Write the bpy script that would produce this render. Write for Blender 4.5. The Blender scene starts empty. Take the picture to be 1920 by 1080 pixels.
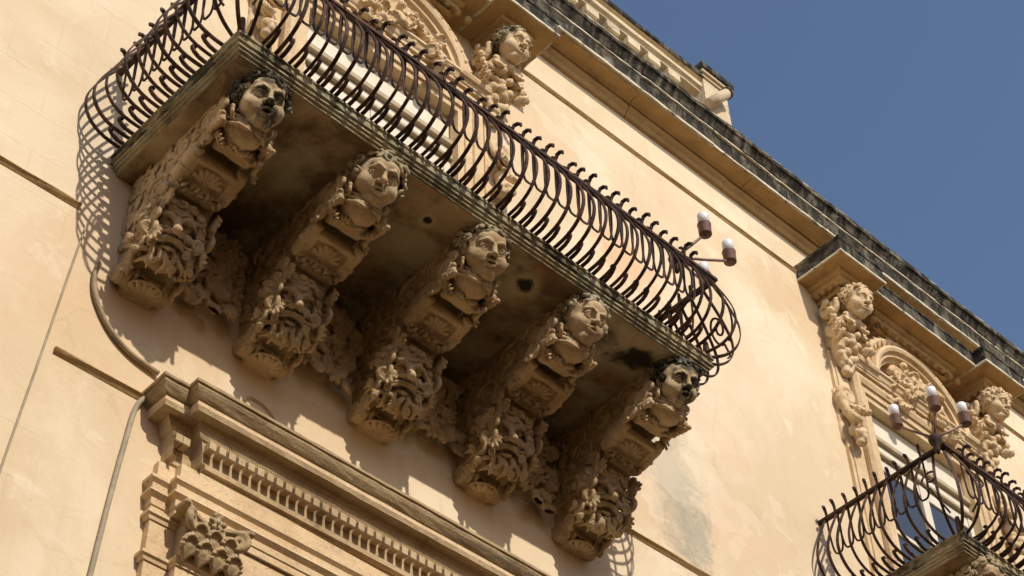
import bpy, math, random
import numpy as np
from mathutils import Matrix, Vector

R = math.radians
PI = math.pi
sc = bpy.context.scene
col = sc.collection
random.seed(7)
rng = np.random.default_rng(7)

# ------------------------------------------------------------------ camera, sky, sun, exposure
cam_d = bpy.data.cameras.new('camera')
cam = bpy.data.objects.new('camera', cam_d)
col.objects.link(cam)
cam_d.sensor_width = 36.0
cam_d.lens = 36.0 * 3482.6 / 1920.0
cam_d.clip_start = 0.1
cam_d.clip_end = 5000
cam.matrix_world = (Matrix.Translation((-3.3474, -7.0, 1.6)) @ Matrix.Rotation(-0.77226925, 4, 'Z')
                    @ Matrix.Rotation(2.38305141, 4, 'X') @ Matrix.Rotation(-0.03446326, 4, 'Z'))
sc.camera = cam

SUN = Vector((0.13, 1.0, -0.868)).normalized()          # the way the light travels
sun_el = math.asin(-SUN.z)
world = bpy.data.worlds.new('World')
sc.world = world
world.use_nodes = True
wn = world.node_tree
sky = wn.nodes.new('ShaderNodeTexSky')
sky.sky_type = 'NISHITA'
sky.sun_disc = False
sky.sun_elevation = sun_el
sky.sun_rotation = math.atan2(-SUN.x, -SUN.y)
sky.altitude = 150
sky.air_density = 1.0
sky.dust_density = 1.2
sky.ozone_density = 1.6
bg = wn.nodes['Background']
bg.inputs['Strength'].default_value = 0.138
wn.links.new(sky.outputs[0], bg.inputs[0])
sun_d = bpy.data.lights.new('sun', 'SUN')
sun_d.energy = 4.1
sun_d.angle = R(0.53)
sun_d.color = (1.0, 0.92, 0.80)
sun = bpy.data.objects.new('sun', sun_d)
col.objects.link(sun)
sun.rotation_euler = SUN.to_track_quat('-Z', 'Y').to_euler()
vs = sc.view_settings
vs.view_transform = 'Standard'
vs.look = 'None'
vs.exposure = 0.0
vs.gamma = 1.0
vs.use_curve_mapping = False


# ------------------------------------------------------------------ materials
class NT:
    def __init__(s, name):
        s.m = bpy.data.materials.new(name)
        s.m.use_nodes = True
        s.t = s.m.node_tree
        s.b = s.t.nodes['Principled BSDF']
        s.pos = s.t.nodes.new('ShaderNodeNewGeometry').outputs['Position']

    def link(s, a, b):
        s.t.links.new(a, b)

    def map(s, scale, loc=(0, 0, 0), rot=(0, 0, 0)):
        n = s.t.nodes.new('ShaderNodeMapping')
        n.inputs['Scale'].default_value = scale
        n.inputs['Location'].default_value = loc
        n.inputs['Rotation'].default_value = rot
        s.link(s.pos, n.inputs[0])
        return n.outputs[0]

    def noise(s, scale, detail=6, rough=0.6, vec=None, dist=0.0):
        n = s.t.nodes.new('ShaderNodeTexNoise')
        n.inputs['Scale'].default_value = scale
        n.inputs['Detail'].default_value = detail
        n.inputs['Roughness'].default_value = rough
        n.inputs['Distortion'].default_value = dist
        s.link(vec if vec is not None else s.pos, n.inputs['Vector'])
        return n.outputs['Fac']

    def ramp(s, fac, a, b, lo=0.0, hi=1.0):
        n = s.t.nodes.new('ShaderNodeMapRange')
        n.interpolation_type = 'SMOOTHSTEP'
        n.inputs[1].default_value = a
        n.inputs[2].default_value = b
        n.inputs[3].default_value = lo
        n.inputs[4].default_value = hi
        s.link(fac, n.inputs[0])
        return n.outputs[0]

    def mix(s, fac, a, b, mode='MIX'):
        n = s.t.nodes.new('ShaderNodeMix')
        n.data_type = 'RGBA'
        n.blend_type = mode
        for k, v in ((0, fac), (6, a), (7, b)):
            if isinstance(v, tuple):
                n.inputs[k].default_value = v + (1,)
            elif isinstance(v, (int, float)):
                n.inputs[k].default_value = v
            else:
                s.link(v, n.inputs[k])
        return n.outputs[2]

    def math(s, op, a, b=0.0):
        n = s.t.nodes.new('ShaderNodeMath')
        n.operation = op
        for k, v in ((0, a), (1, b)):
            if isinstance(v, (int, float)):
                n.inputs[k].default_value = v
            else:
                s.link(v, n.inputs[k])
        return n.outputs[0]

    def bump(s, h, strength, dist):
        n = s.t.nodes.new('ShaderNodeBump')
        n.inputs['Strength'].default_value = strength
        n.inputs['Distance'].default_value = dist
        s.link(h, n.inputs['Height'])
        s.link(n.outputs[0], s.b.inputs['Normal'])

    def done(s, colr, rough=0.9, spec=0.2):
        if isinstance(colr, tuple):
            s.b.inputs['Base Color'].default_value = colr + (1,)
        else:
            s.link(colr, s.b.inputs['Base Color'])
        s.b.inputs['Roughness'].default_value = rough
        s.b.inputs['Specular IOR Level'].default_value = spec
        return s.m

    def blob(s, c, r):
        # distance (scaled) from a fixed place on the wall, for a stain with a shape of its own
        n = s.t.nodes.new('ShaderNodeVectorMath')
        n.operation = 'SUBTRACT'
        s.link(s.pos, n.inputs[0])
        n.inputs[1].default_value = c
        m = s.t.nodes.new('ShaderNodeVectorMath')
        m.operation = 'DIVIDE'
        s.link(n.outputs[0], m.inputs[0])
        m.inputs[1].default_value = r
        l = s.t.nodes.new('ShaderNodeVectorMath')
        l.operation = 'LENGTH'
        s.link(m.outputs[0], l.inputs[0])
        return l.outputs['Value']


def make_plaster():
    n = NT('ochre_plaster')
    big = n.noise(0.55, 5, 0.55, dist=0.6)
    mid = n.noise(2.3, 8, 0.65, dist=0.4)
    fine = n.noise(16, 6, 0.7)
    c = n.mix(n.ramp(big, 0.40, 0.62), (0.655, 0.515, 0.340), (0.735, 0.610, 0.435))
    pink = n.ramp(n.noise(0.8, 4, 0.5, n.map((1, 1, 1.6), (5, 2, 3))), 0.50, 0.66)
    c = n.mix(n.math('MULTIPLY', pink, 0.42), c, (0.71, 0.50, 0.335))
    pale = n.ramp(mid, 0.56, 0.70)
    c = n.mix(n.math('MULTIPLY', pale, 0.60), c, (0.79, 0.69, 0.52))
    grim = n.ramp(n.noise(1.1, 9, 0.7, n.map((1.6, 1, 0.7), (9, 0, 1))), 0.56, 0.74)
    c = n.mix(n.math('MULTIPLY', grim, 0.50), c, (0.48, 0.36, 0.22))
    # grey damp stain on the wall right of the balcony
    for cc, rr, amt, g in (((5.12, 0, 10.85), (0.36, 1, 1.00), 0.62, (0.38, 0.35, 0.265)),
                           ((5.30, 0, 10.55), (0.22, 1, 0.55), 0.55, (0.32, 0.315, 0.25)),
                           ((4.75, 0, 11.35), (0.30, 1, 0.45), 0.35, (0.45, 0.38, 0.27)),
                           ((0.15, 0, 9.2), (0.5, 1, 0.5), 0.30, (0.60, 0.42, 0.22)),
                           ((4.9, 0, 13.2), (0.5, 1, 0.35), 0.55, (0.70, 0.38, 0.20)),
                           ((7.05, 0, 14.35), (0.55, 1, 0.45), 0.55, (0.60, 0.42, 0.26))):
        d = n.math('ADD', n.blob(cc, rr), n.math('ADD', n.math('MULTIPLY', n.math('SUBTRACT', mid, 0.5), 2.6), n.math('MULTIPLY', n.math('SUBTRACT', fine, 0.5), 1.6)))
        c = n.mix(n.ramp(d, 0.35, 1.15, amt, 0.0), c, g)
    flecks = n.ramp(n.noise(7, 7, 0.75), 0.60, 0.72)
    c = n.mix(n.math('MULTIPLY', flecks, 0.22), c, (0.82, 0.70, 0.50))
    streak = n.ramp(n.noise(1, 6, 0.65, n.map((4.5, 1, 0.35), (3, 0, 0))), 0.55, 0.75)
    c = n.mix(n.math('MULTIPLY', streak, 0.34), c, (0.50, 0.385, 0.25))
    # patches of older repair with firm edges, and hairline cracks
    rp = n.ramp(n.noise(0.9, 3, 0.5, n.map((1, 1, 1), (13, 4, 21)), 1.2), 0.585, 0.60)
    c = n.mix(n.math('MULTIPLY', rp, 0.25), c, (0.80, 0.70, 0.53))
    rq = n.ramp(n.noise(1.3, 4, 0.55, n.map((1, 1, 1), (31, 9, 2)), 0.8), 0.60, 0.63)
    c = n.mix(n.math('MULTIPLY', rq, 0.25), c, (0.60, 0.44, 0.27))
    wob = n.t.nodes.new('ShaderNodeMix')
    wob.data_type = 'VECTOR'
    wob.inputs[0].default_value = 0.22
    nv = n.t.nodes.new('ShaderNodeTexNoise')
    nv.inputs['Scale'].default_value = 3.0
    nv.inputs['Detail'].default_value = 5
    n.link(n.pos, nv.inputs['Vector'])
    n.link(n.pos, wob.inputs[4])
    n.link(nv.outputs['Color'], wob.inputs[5])
    vo = n.t.nodes.new('ShaderNodeTexVoronoi')
    vo.feature = 'DISTANCE_TO_EDGE'
    vo.inputs['Scale'].default_value = 0.9
    n.link(wob.outputs[1], vo.inputs['Vector'])
    cr = n.math('MULTIPLY', n.ramp(vo.outputs['Distance'], 0.0, 0.010, 1.0, 0.0), n.ramp(n.noise(0.6, 3, 0.5, n.map((1, 1, 1), (3, 3, 8))), 0.52, 0.60))
    c = n.mix(n.math('MULTIPLY', cr, 0.13), c, (0.36, 0.26, 0.16))
    # faint joints of the ashlar showing through
    br = n.t.nodes.new('ShaderNodeTexBrick')
    br.inputs['Scale'].default_value = 1.0
    br.inputs['Mortar Size'].default_value = 0.006
    br.inputs['Mortar Smooth'].default_value = 0.4
    br.inputs['Brick Width'].default_value = 0.62
    br.inputs['Row Height'].default_value = 0.34
    n.link(n.map((1, 1, 1), (0.2, 0.12, 0), (R(90), 0, 0)), br.inputs['Vector'])
    jm = n.math('MULTIPLY', br.outputs['Fac'], n.ramp(n.noise(0.7, 3, 0.5), 0.50, 0.60))
    c = n.mix(n.math('MULTIPLY', jm, 0.13), c, (0.40, 0.28, 0.16))
    h = n.math('ADD', n.math('MULTIPLY', mid, 0.8), n.math('MULTIPLY', fine, 0.25))
    n.bump(n.math('SUBTRACT', h, n.math('MULTIPLY', jm, 0.12)), 0.35, 0.03)
    return n.done(c, 0.93, 0.1)


def make_stone(name, a, b, dark=(0.08, 0.07, 0.055), amount=0.25, dscale=5.0, bump=0.4, streak=None, lo=0.52, hi=0.66, grey=None):
    n = NT(name)
    v = n.noise(2.2, 7, 0.65, dist=0.3)
    c = n.mix(n.ramp(v, 0.36, 0.64), a, b)
    w = n.noise(9, 8, 0.7)
    c = n.mix(n.ramp(w, 0.5, 0.75, 0.0, 0.35), c, tuple(min(1, x * 1.25) for x in b))
    if grey:
        g = n.ramp(n.noise(3.1, 6, 0.65, n.map((1, 1, 1), (4, 7, 1))), 0.46, 0.62)
        c = n.mix(n.math('MULTIPLY', g, 0.8), c, grey)
    sv = n.map(streak, (2, 5, 3)) if streak else n.map((1, 1, 1), (2, 5, 3))
    d = n.ramp(n.noise(dscale, 8, 0.72, sv, 0.4), lo, hi)
    c = n.mix(n.math('MULTIPLY', d, amount), c, dark)
    fine = n.noise(55, 6, 0.75)
    med = n.noise(17, 6, 0.7)
    pit = n.ramp(n.noise(30, 5, 0.7, n.map((1, 1, 1), (1, 2, 8))), 0.30, 0.46)
    c = n.mix(n.ramp(fine, 0.30, 0.50, 0.35, 0.0), c, tuple(x * 0.35 for x in a))
    n.bump(n.math('ADD', n.math('ADD', n.math('MULTIPLY', fine, 0.5), med), n.math('MULTIPLY', pit, 0.5)), min(1.0, bump * 1.25), 0.016)
    return n.done(c, 0.92, 0.12)


M = {}
M['plaster'] = make_plaster()
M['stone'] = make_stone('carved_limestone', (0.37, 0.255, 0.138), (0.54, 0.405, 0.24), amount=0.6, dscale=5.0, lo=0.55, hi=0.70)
M['stone_lit'] = make_stone('sunlit_limestone', (0.60, 0.43, 0.25), (0.70, 0.53, 0.33), (0.24, 0.17, 0.10), 0.40, 4.0, lo=0.55, hi=0.75)  # lit copy of the limestone, the sun's brightness is in its colour
M['stone_hair'] = make_stone('lichened_limestone', (0.34, 0.26, 0.15), (0.45, 0.36, 0.22), (0.065, 0.06, 0.045), 0.75, 6.0, lo=0.44, hi=0.62, grey=(0.36, 0.33, 0.24))
M['stone_black'] = make_stone('blackened_limestone', (0.10, 0.085, 0.06), (0.24, 0.20, 0.14), (0.018, 0.017, 0.014), 0.92, 5.0, lo=0.38, hi=0.55, grey=(0.30, 0.29, 0.23))
M['slab'] = make_stone('weathered_slab_stone', (0.24, 0.19, 0.115), (0.40, 0.33, 0.20), (0.03, 0.028, 0.02), 0.85, 3.6, lo=0.45, hi=0.60, grey=(0.33, 0.32, 0.22))
M['slabpale'] = make_stone('sunlit_slab_fillet_stone', (0.34, 0.27, 0.165), (0.48, 0.40, 0.25), (0.06, 0.052, 0.035), 0.7, 1.6, lo=0.44, hi=0.62, grey=(0.40, 0.38, 0.27))  # paler copy of the slab stone: sun on the fillets put into the colour
M['cornice'] = make_stone('blackened_cornice_stone', (0.075, 0.062, 0.047), (0.15, 0.125, 0.09), (0.018, 0.017, 0.014), 0.90, 3.4, streak=(2.4, 1, 0.8), lo=0.40, hi=0.56, grey=(0.24, 0.225, 0.18))
M['soffit'] = make_stone('ochre_soffit_stone', (0.42, 0.27, 0.12), (0.52, 0.34, 0.16), (0.14, 0.09, 0.05), 0.5, 3.0, lo=0.5, hi=0.7)
M['fillet'] = make_stone('pale_fillet_stone', (0.60, 0.53, 0.40), (0.72, 0.65, 0.50), (0.10, 0.085, 0.06), 0.75, 5.0, lo=0.55, hi=0.62)
M['stone_mid'] = make_stone('brown_limestone', (0.36, 0.255, 0.14), (0.48, 0.36, 0.21), (0.12, 0.085, 0.05), 0.6, 3.5, streak=(0.5, 1, 3), lo=0.46, hi=0.64)
M['parapet'] = make_stone('parapet_stone', (0.55, 0.44, 0.29), (0.66, 0.55, 0.38), (0.09, 0.08, 0.06), 0.6, 4.0, lo=0.56, hi=0.66)


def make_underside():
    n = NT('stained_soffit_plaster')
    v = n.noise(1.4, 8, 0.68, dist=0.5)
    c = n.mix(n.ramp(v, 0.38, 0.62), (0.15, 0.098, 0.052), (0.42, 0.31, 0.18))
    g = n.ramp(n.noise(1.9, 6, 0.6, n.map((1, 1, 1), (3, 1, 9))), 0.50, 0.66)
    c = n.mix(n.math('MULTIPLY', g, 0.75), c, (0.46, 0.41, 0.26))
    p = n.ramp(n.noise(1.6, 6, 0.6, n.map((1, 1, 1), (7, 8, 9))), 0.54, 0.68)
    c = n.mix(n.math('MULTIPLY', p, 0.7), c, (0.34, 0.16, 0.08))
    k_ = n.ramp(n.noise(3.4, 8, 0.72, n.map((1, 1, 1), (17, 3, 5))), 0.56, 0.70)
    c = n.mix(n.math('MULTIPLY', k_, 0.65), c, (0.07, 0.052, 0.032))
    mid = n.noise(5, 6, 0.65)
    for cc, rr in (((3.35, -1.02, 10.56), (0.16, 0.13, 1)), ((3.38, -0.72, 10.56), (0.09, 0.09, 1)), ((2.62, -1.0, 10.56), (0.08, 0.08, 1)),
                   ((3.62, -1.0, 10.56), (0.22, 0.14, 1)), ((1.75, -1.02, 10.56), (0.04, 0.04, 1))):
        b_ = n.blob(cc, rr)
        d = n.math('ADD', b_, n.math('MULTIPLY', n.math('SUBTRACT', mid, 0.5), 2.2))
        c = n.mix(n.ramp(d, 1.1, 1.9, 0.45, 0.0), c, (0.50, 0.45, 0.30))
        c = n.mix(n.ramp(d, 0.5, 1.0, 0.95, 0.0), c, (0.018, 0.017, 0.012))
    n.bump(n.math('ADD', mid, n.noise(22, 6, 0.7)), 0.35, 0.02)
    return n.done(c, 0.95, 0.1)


def make_iron():
    n = NT('rusty_wrought_iron')
    c = n.mix(n.ramp(n.noise(7, 6, 0.7), 0.42, 0.68), (0.036, 0.019, 0.012), (0.120, 0.058, 0.034))
    n.bump(n.noise(60, 4, 0.6), 0.25, 0.004)
    return n.done(c, 0.72, 0.22)


def plain(name, c, rough=0.6, spec=0.3, var=0.15, scale=8):
    n = NT(name)
    cc = n.mix(n.ramp(n.noise(scale, 6, 0.65), 0.35, 0.7), tuple(x * (1 - var) for x in c), tuple(min(1, x * (1 + var)) for x in c))
    return n.done(cc, rough, spec)


def make_blackface():
    n = NT('limestone_blackened_round_mouth')
    tc = n.t.nodes.new('ShaderNodeTexCoord').outputs['Object']
    c = n.mix(n.ramp(n.noise(2.2, 7, 0.65), 0.36, 0.64), (0.40, 0.30, 0.17), (0.54, 0.43, 0.27))
    nz = n.noise(14, 6, 0.65, tc)
    n.pos = tc
    for cc, rr in (((0.03, -0.17, -0.10), (0.085, 0.2, 0.075)), ((0.07, -0.15, 0.03), (0.075, 0.2, 0.05)), ((-0.06, -0.15, 0.04), (0.05, 0.2, 0.035)), ((0, -0.1, 0.12), (0.14, 0.2, 0.03)), ((0.0, -0.19, -0.035), (0.035, 0.2, 0.03))):
        d = n.math('ADD', n.blob(cc, rr), n.math('MULTIPLY', n.math('SUBTRACT', nz, 0.5), 2.6))
        c = n.mix(n.ramp(d, 0.45, 1.25, 0.88, 0.0), c, (0.030, 0.027, 0.021))
    n.bump(n.noise(70, 5, 0.7), 0.3, 0.01)
    return n.done(c, 0.9, 0.15)


M['blackface'] = make_blackface()
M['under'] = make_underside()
M['iron'] = make_iron()
M['white'] = plain('white_painted_wood', (0.70, 0.63, 0.50), 0.5, 0.3, 0.06, 5)
M['tan'] = plain('tan_painted_wood', (0.42, 0.33, 0.21), 0.6, 0.3, 0.12, 6)
M['greywood'] = plain('grey_shutter_wood', (0.30, 0.27, 0.22), 0.6, 0.3, 0.12, 6)
M['lampglass'] = plain('white_lamp_glass', (0.80, 0.80, 0.79), 0.25, 0.5, 0.02)
M['lampmetal'] = plain('brown_lamp_metal', (0.23, 0.13, 0.098), 0.5, 0.4, 0.12, 14)
M['cable'] = plain('old_painted_cable', (0.33, 0.25, 0.15), 0.7, 0.2, 0.2, 10)
M['wire'] = plain('grey_wire', (0.36, 0.30, 0.21), 0.7, 0.2, 0.15, 10)
M['street'] = plain('dark_stone_paving', (0.085, 0.07, 0.05), 0.9, 0.2, 0.12, 1.5)
M['clay'] = plain('clay_pipe', (0.50, 0.40, 0.27), 0.85, 0.1, 0.2, 9)
M['dark'] = plain('unlit_room_dark', (0.05, 0.05, 0.05), 0.9, 0.1, 0.1)  # near-black: the unlit room's shade is put into this colour
_g = NT('window_glass')
_g.b.inputs['Base Color'].default_value = (0.045, 0.052, 0.068, 1)
_g.b.inputs['Roughness'].default_value = 0.06
_g.b.inputs['Specular IOR Level'].default_value = 0.6
M['glass'] = _g.m


# ------------------------------------------------------------------ object helpers
def mesh_from(name, V, F, smooth=False):
    me = bpy.data.meshes.new(name)
    me.from_pydata([tuple(map(float, v)) for v in V] if not isinstance(V, np.ndarray) else V.tolist(), [],
                   F.tolist() if isinstance(F, np.ndarray) else F)
    if smooth:
        me.polygons.foreach_set('use_smooth', np.ones(len(me.polygons), dtype=bool))
    me.update()
    return me


def put(name, me, mat=None, parent=None, loc=(0, 0, 0), rot=(0, 0, 0), scale=(1, 1, 1)):
    o = bpy.data.objects.new(name, me)
    col.objects.link(o)
    if mat is not None and me is not None and not me.materials:
        me.materials.append(M[mat])
    o.parent = parent
    o.location = loc
    o.rotation_euler = rot
    o.scale = scale
    return o


def thing(name, label, cat, loc=(0, 0, 0), rotz=0.0, group=None):
    o = bpy.data.objects.new(name, None)
    col.objects.link(o)
    o.location = loc
    o.rotation_euler = (0, 0, rotz)
    o.empty_display_size = 0.1
    return tag(o, label, cat, group)


def tag(o, label, cat, group=None):
    o['label'] = label
    o['category'] = cat
    if group:
        o['group'] = group
    return o


class MB:
    """collects polygons for one mesh"""
    def __init__(s):
        s.V = []
        s.F = []

    def add(s, V, F):
        n = len(s.V)
        s.V += [tuple(v) for v in V]
        s.F += [tuple(i + n for i in f) for f in F]

    def box(s, lo, hi, bev=0.0):
        if bev <= 0:
            (a, b, c), (d, e, f) = lo, hi
            s.add([(a, b, c), (d, b, c), (d, e, c), (a, e, c), (a, b, f), (d, b, f), (d, e, f), (a, e, f)],
                  [(0, 3, 2, 1), (4, 5, 6, 7), (0, 1, 5, 4), (1, 2, 6, 5), (2, 3, 7, 6), (3, 0, 4, 7)])
            return
        # chamfered along all vertical-plane edges: three stacked rings
        (a, b, c), (d, e, f) = lo, hi
        rings = []
        for z, k in ((c, bev), (c + bev, 0), (f - bev, 0), (f, bev)):
            rings.append([(a + k, b + k, z), (d - k, b + k, z), (d - k, e - k, z), (a + k, e - k, z)])
        V = [p for r in rings for p in r]
        F = [(3, 2, 1, 0), (12, 13, 14, 15)]
        for i in range(3):
            for j in range(4):
                F.append((i * 4 + j, i * 4 + (j + 1) % 4, i * 4 + 4 + (j + 1) % 4, i * 4 + 4 + j))
        s.add(V, F)

    def cyl(s, a, b, ra, rb=None, n=14, caps=True):
        rb = ra if rb is None else rb
        a = Vector(a)
        b = Vector(b)
        t = (b - a).normalized()
        u = t.orthogonal().normalized()
        w = t.cross(u)
        V = []
        for p, r in ((a, ra), (b, rb)):
            for i in range(n):
                g = 2 * PI * i / n
                V.append(p + r * (math.cos(g) * u + math.sin(g) * w))
        F = [(i, (i + 1) % n, n + (i + 1) % n, n + i) for i in range(n)]
        if caps:
            F += [tuple(range(n - 1, -1, -1)), tuple(range(n, 2 * n))]
        s.add(V, F)

    def tube(s, pts, r, n=8):
        pts = [Vector(p) for p in pts]
        rs = r if isinstance(r, (list, tuple)) else [r] * len(pts)
        u = None
        V = []
        for i, p in enumerate(pts):
            t = (pts[min(i + 1, len(pts) - 1)] - pts[max(i - 1, 0)]).normalized()
            u = t.orthogonal().normalized() if u is None else (u - t * u.dot(t)).normalized()
            w = t.cross(u)
            for j in range(n):
                g = 2 * PI * j / n
                V.append(p + rs[i] * (math.cos(g) * u + math.sin(g) * w))
        F = []
        for i in range(len(pts) - 1):
            for j in range(n):
                F.append((i * n + j, i * n + (j + 1) % n, (i + 1) * n + (j + 1) % n, (i + 1) * n + j))
        F += [tuple(range(n - 1, -1, -1)), tuple(range((len(pts) - 1) * n, len(pts) * n))]
        s.add(V, F)

    def strap(s, pts, nrm, w, t):
        """flat iron bar swept along pts, its broad side facing nrm"""
        pts = [Vector(p) for p in pts]
        V = []
        for i, p in enumerate(pts):
            tg = (pts[min(i + 1, len(pts) - 1)] - pts[max(i - 1, 0)]).normalized()
            N = Vector(nrm[i] if isinstance(nrm, list) else nrm)
            N = (N - tg * N.dot(tg))
            N = N.normalized() if N.length > 1e-5 else tg.orthogonal().normalized()
            B = tg.cross(N)
            for a, b in ((-1, -1), (1, -1), (1, 1), (-1, 1)):
                V.append(p + B * (a * w / 2) + N * (b * t / 2))
        F = []
        for i in range(len(pts) - 1):
            for j in range(4):
                F.append((i * 4 + j, i * 4 + (j + 1) % 4, i * 4 + 4 + (j + 1) % 4, i * 4 + 4 + j))
        k = (len(pts) - 1) * 4
        F += [(3, 2, 1, 0), (k, k + 1, k + 2, k + 3)]
        s.add(V, F)

    def lathe(s, prof, n=20, c=(0, 0, 0)):
        V = []
        for r, z in prof:
            for i in range(n):
                g = 2 * PI * i / n
                V.append((c[0] + r * math.cos(g), c[1] + r * math.sin(g), c[2] + z))
        F = []
        for k in range(len(prof) - 1):
            for i in range(n):
                F.append((k * n + i, k * n + (i + 1) % n, (k + 1) * n + (i + 1) % n, (k + 1) * n + i))
        F += [tuple(range(n - 1, -1, -1)), tuple(range((len(prof) - 1) * n, len(prof) * n))]
        s.add(V, F)

    def mould(s, levels, x0, x1, d, back=0.25, step=0.12, jit=0.0, zj=None):
        """moulding wrapped round the left, front and right of a block standing on the wall.
        levels: (inset, z) from top to bottom; d: how far the outermost face stands out"""
        nx = max(2, int((x1 - x0) / step))
        ny = max(2, int(d / step))
        path = [(x0, back, 1, 0)] + [(x0, -d * i / ny, 1, 0) for i in range(0, ny)] + [(x0, -d, 1, 1)]
        path += [(x0 + (x1 - x0) * i / nx, -d, 0, 1) for i in range(1, nx)]
        path += [(x1, -d, -1, 1)] + [(x1, -d * i / ny, -1, 0) for i in range(ny - 1, -1, -1)] + [(x1, back, -1, 0)]
        V = []
        for e, z in levels:
            for (x, y, nx_, ny_) in path:
                j = random.uniform(-jit, jit)
                k = random.uniform(-jit, jit) * 0.6
                V.append((x + nx_ * (e + j), y + ny_ * (e + j), z + k))
        m = len(path)
        F = []
        for i in range(len(levels) - 1):
            for j in range(m - 1):
                F.append((i * m + j, (i + 1) * m + j, (i + 1) * m + j + 1, i * m + j + 1))
        # top and bottom lids
        F.append(tuple(range(0, m)))
        F.append(tuple(range(len(levels) * m - 1, (len(levels) - 1) * m - 1, -1)))
        s.add(V, F)

    def runs(s, prof, x0, x1, step=0.25, jit=0.0):
        """profile (y, z) extruded along the wall"""
        n = max(1, int((x1 - x0) / step))
        V = []
        for i in range(n + 1):
            x = x0 + (x1 - x0) * i / n
            for y, z in prof:
                V.append((x, y + random.uniform(-jit, jit), z + random.uniform(-jit, jit)))
        m = len(prof)
        F = []
        for i in range(n):
            for j in range(m):
                k = (j + 1) % m
                F.append((i * m + j, (i + 1) * m + j, (i + 1) * m + k, i * m + k))
        F.append(tuple(range(m)))
        F.append(tuple(range((n + 1) * m - 1, n * m - 1, -1)))
        s.add(V, F)

    def mesh(s, name, smooth=False):
        return mesh_from(name, s.V, s.F, smooth)


# ------------------------------------------------------------------ stone carving: distance fields turned into meshes
def surface_nets(F, o, h):
    S = F < 0
    n = F.shape
    cnt = np.zeros((n[0] - 1, n[1] - 1, n[2] - 1), np.int8)
    for a in (0, 1):
        for b in (0, 1):
            for c in (0, 1):
                cnt += S[a:n[0] - 1 + a, b:n[1] - 1 + b, c:n[2] - 1 + c]
    mix = (cnt > 0) & (cnt < 8)
    idx = np.argwhere(mix)
    acc = np.zeros((len(idx), 3))
    num = np.zeros(len(idx))
    i, j, k = idx.T
    cor = [(a, b, c) for a in (0, 1) for b in (0, 1) for c in (0, 1)]
    val = {q: F[i + q[0], j + q[1], k + q[2]] for q in cor}
    for p in cor:
        for ax in range(3):
            if p[ax] == 0:
                q = list(p)
                q[ax] = 1
                q = tuple(q)
                f0, f1 = val[p], val[q]
                cr = (f0 < 0) != (f1 < 0)
                t = np.where(cr, f0 / np.where(cr, f0 - f1, 1), 0)
                for d in range(3):
                    acc[:, d] += np.where(cr, p[d] + (t if d == ax else 0), 0)
                num += cr
    V = o + h * (idx + acc / num[:, None])
    vid = np.full(mix.shape, -1, np.int64)
    vid[mix] = np.arange(len(idx))
    faces = []
    for ax in range(3):
        sl0 = [slice(None)] * 3
        sl1 = [slice(None)] * 3
        sl0[ax] = slice(0, -1)
        sl1[ax] = slice(1, None)
        A, B = S[tuple(sl0)], S[tuple(sl1)]
        b, c = (ax + 1) % 3, (ax + 2) % 3
        e = np.argwhere(A != B)
        ok = (e[:, b] > 0) & (e[:, c] > 0) & (e[:, b] < n[b] - 1) & (e[:, c] < n[c] - 1)
        e = e[ok]
        if not len(e):
            continue
        flip = A[tuple(e.T)]
        q = []
        for db, dc in ((0, 0), (1, 0), (1, 1), (0, 1)):
            g = e.copy()
            g[:, b] -= db
            g[:, c] -= dc
            q.append(vid[tuple(g.T)])
        q = np.stack(q, 1)
        q[~flip] = q[~flip][:, ::-1]
        faces.append(q)
    return V, np.concatenate(faces)


def rotm(rx=0, ry=0, rz=0):
    return np.array((Matrix.Rotation(rz, 3, 'Z') @ Matrix.Rotation(ry, 3, 'Y') @ Matrix.Rotation(rx, 3, 'X')))


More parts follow.
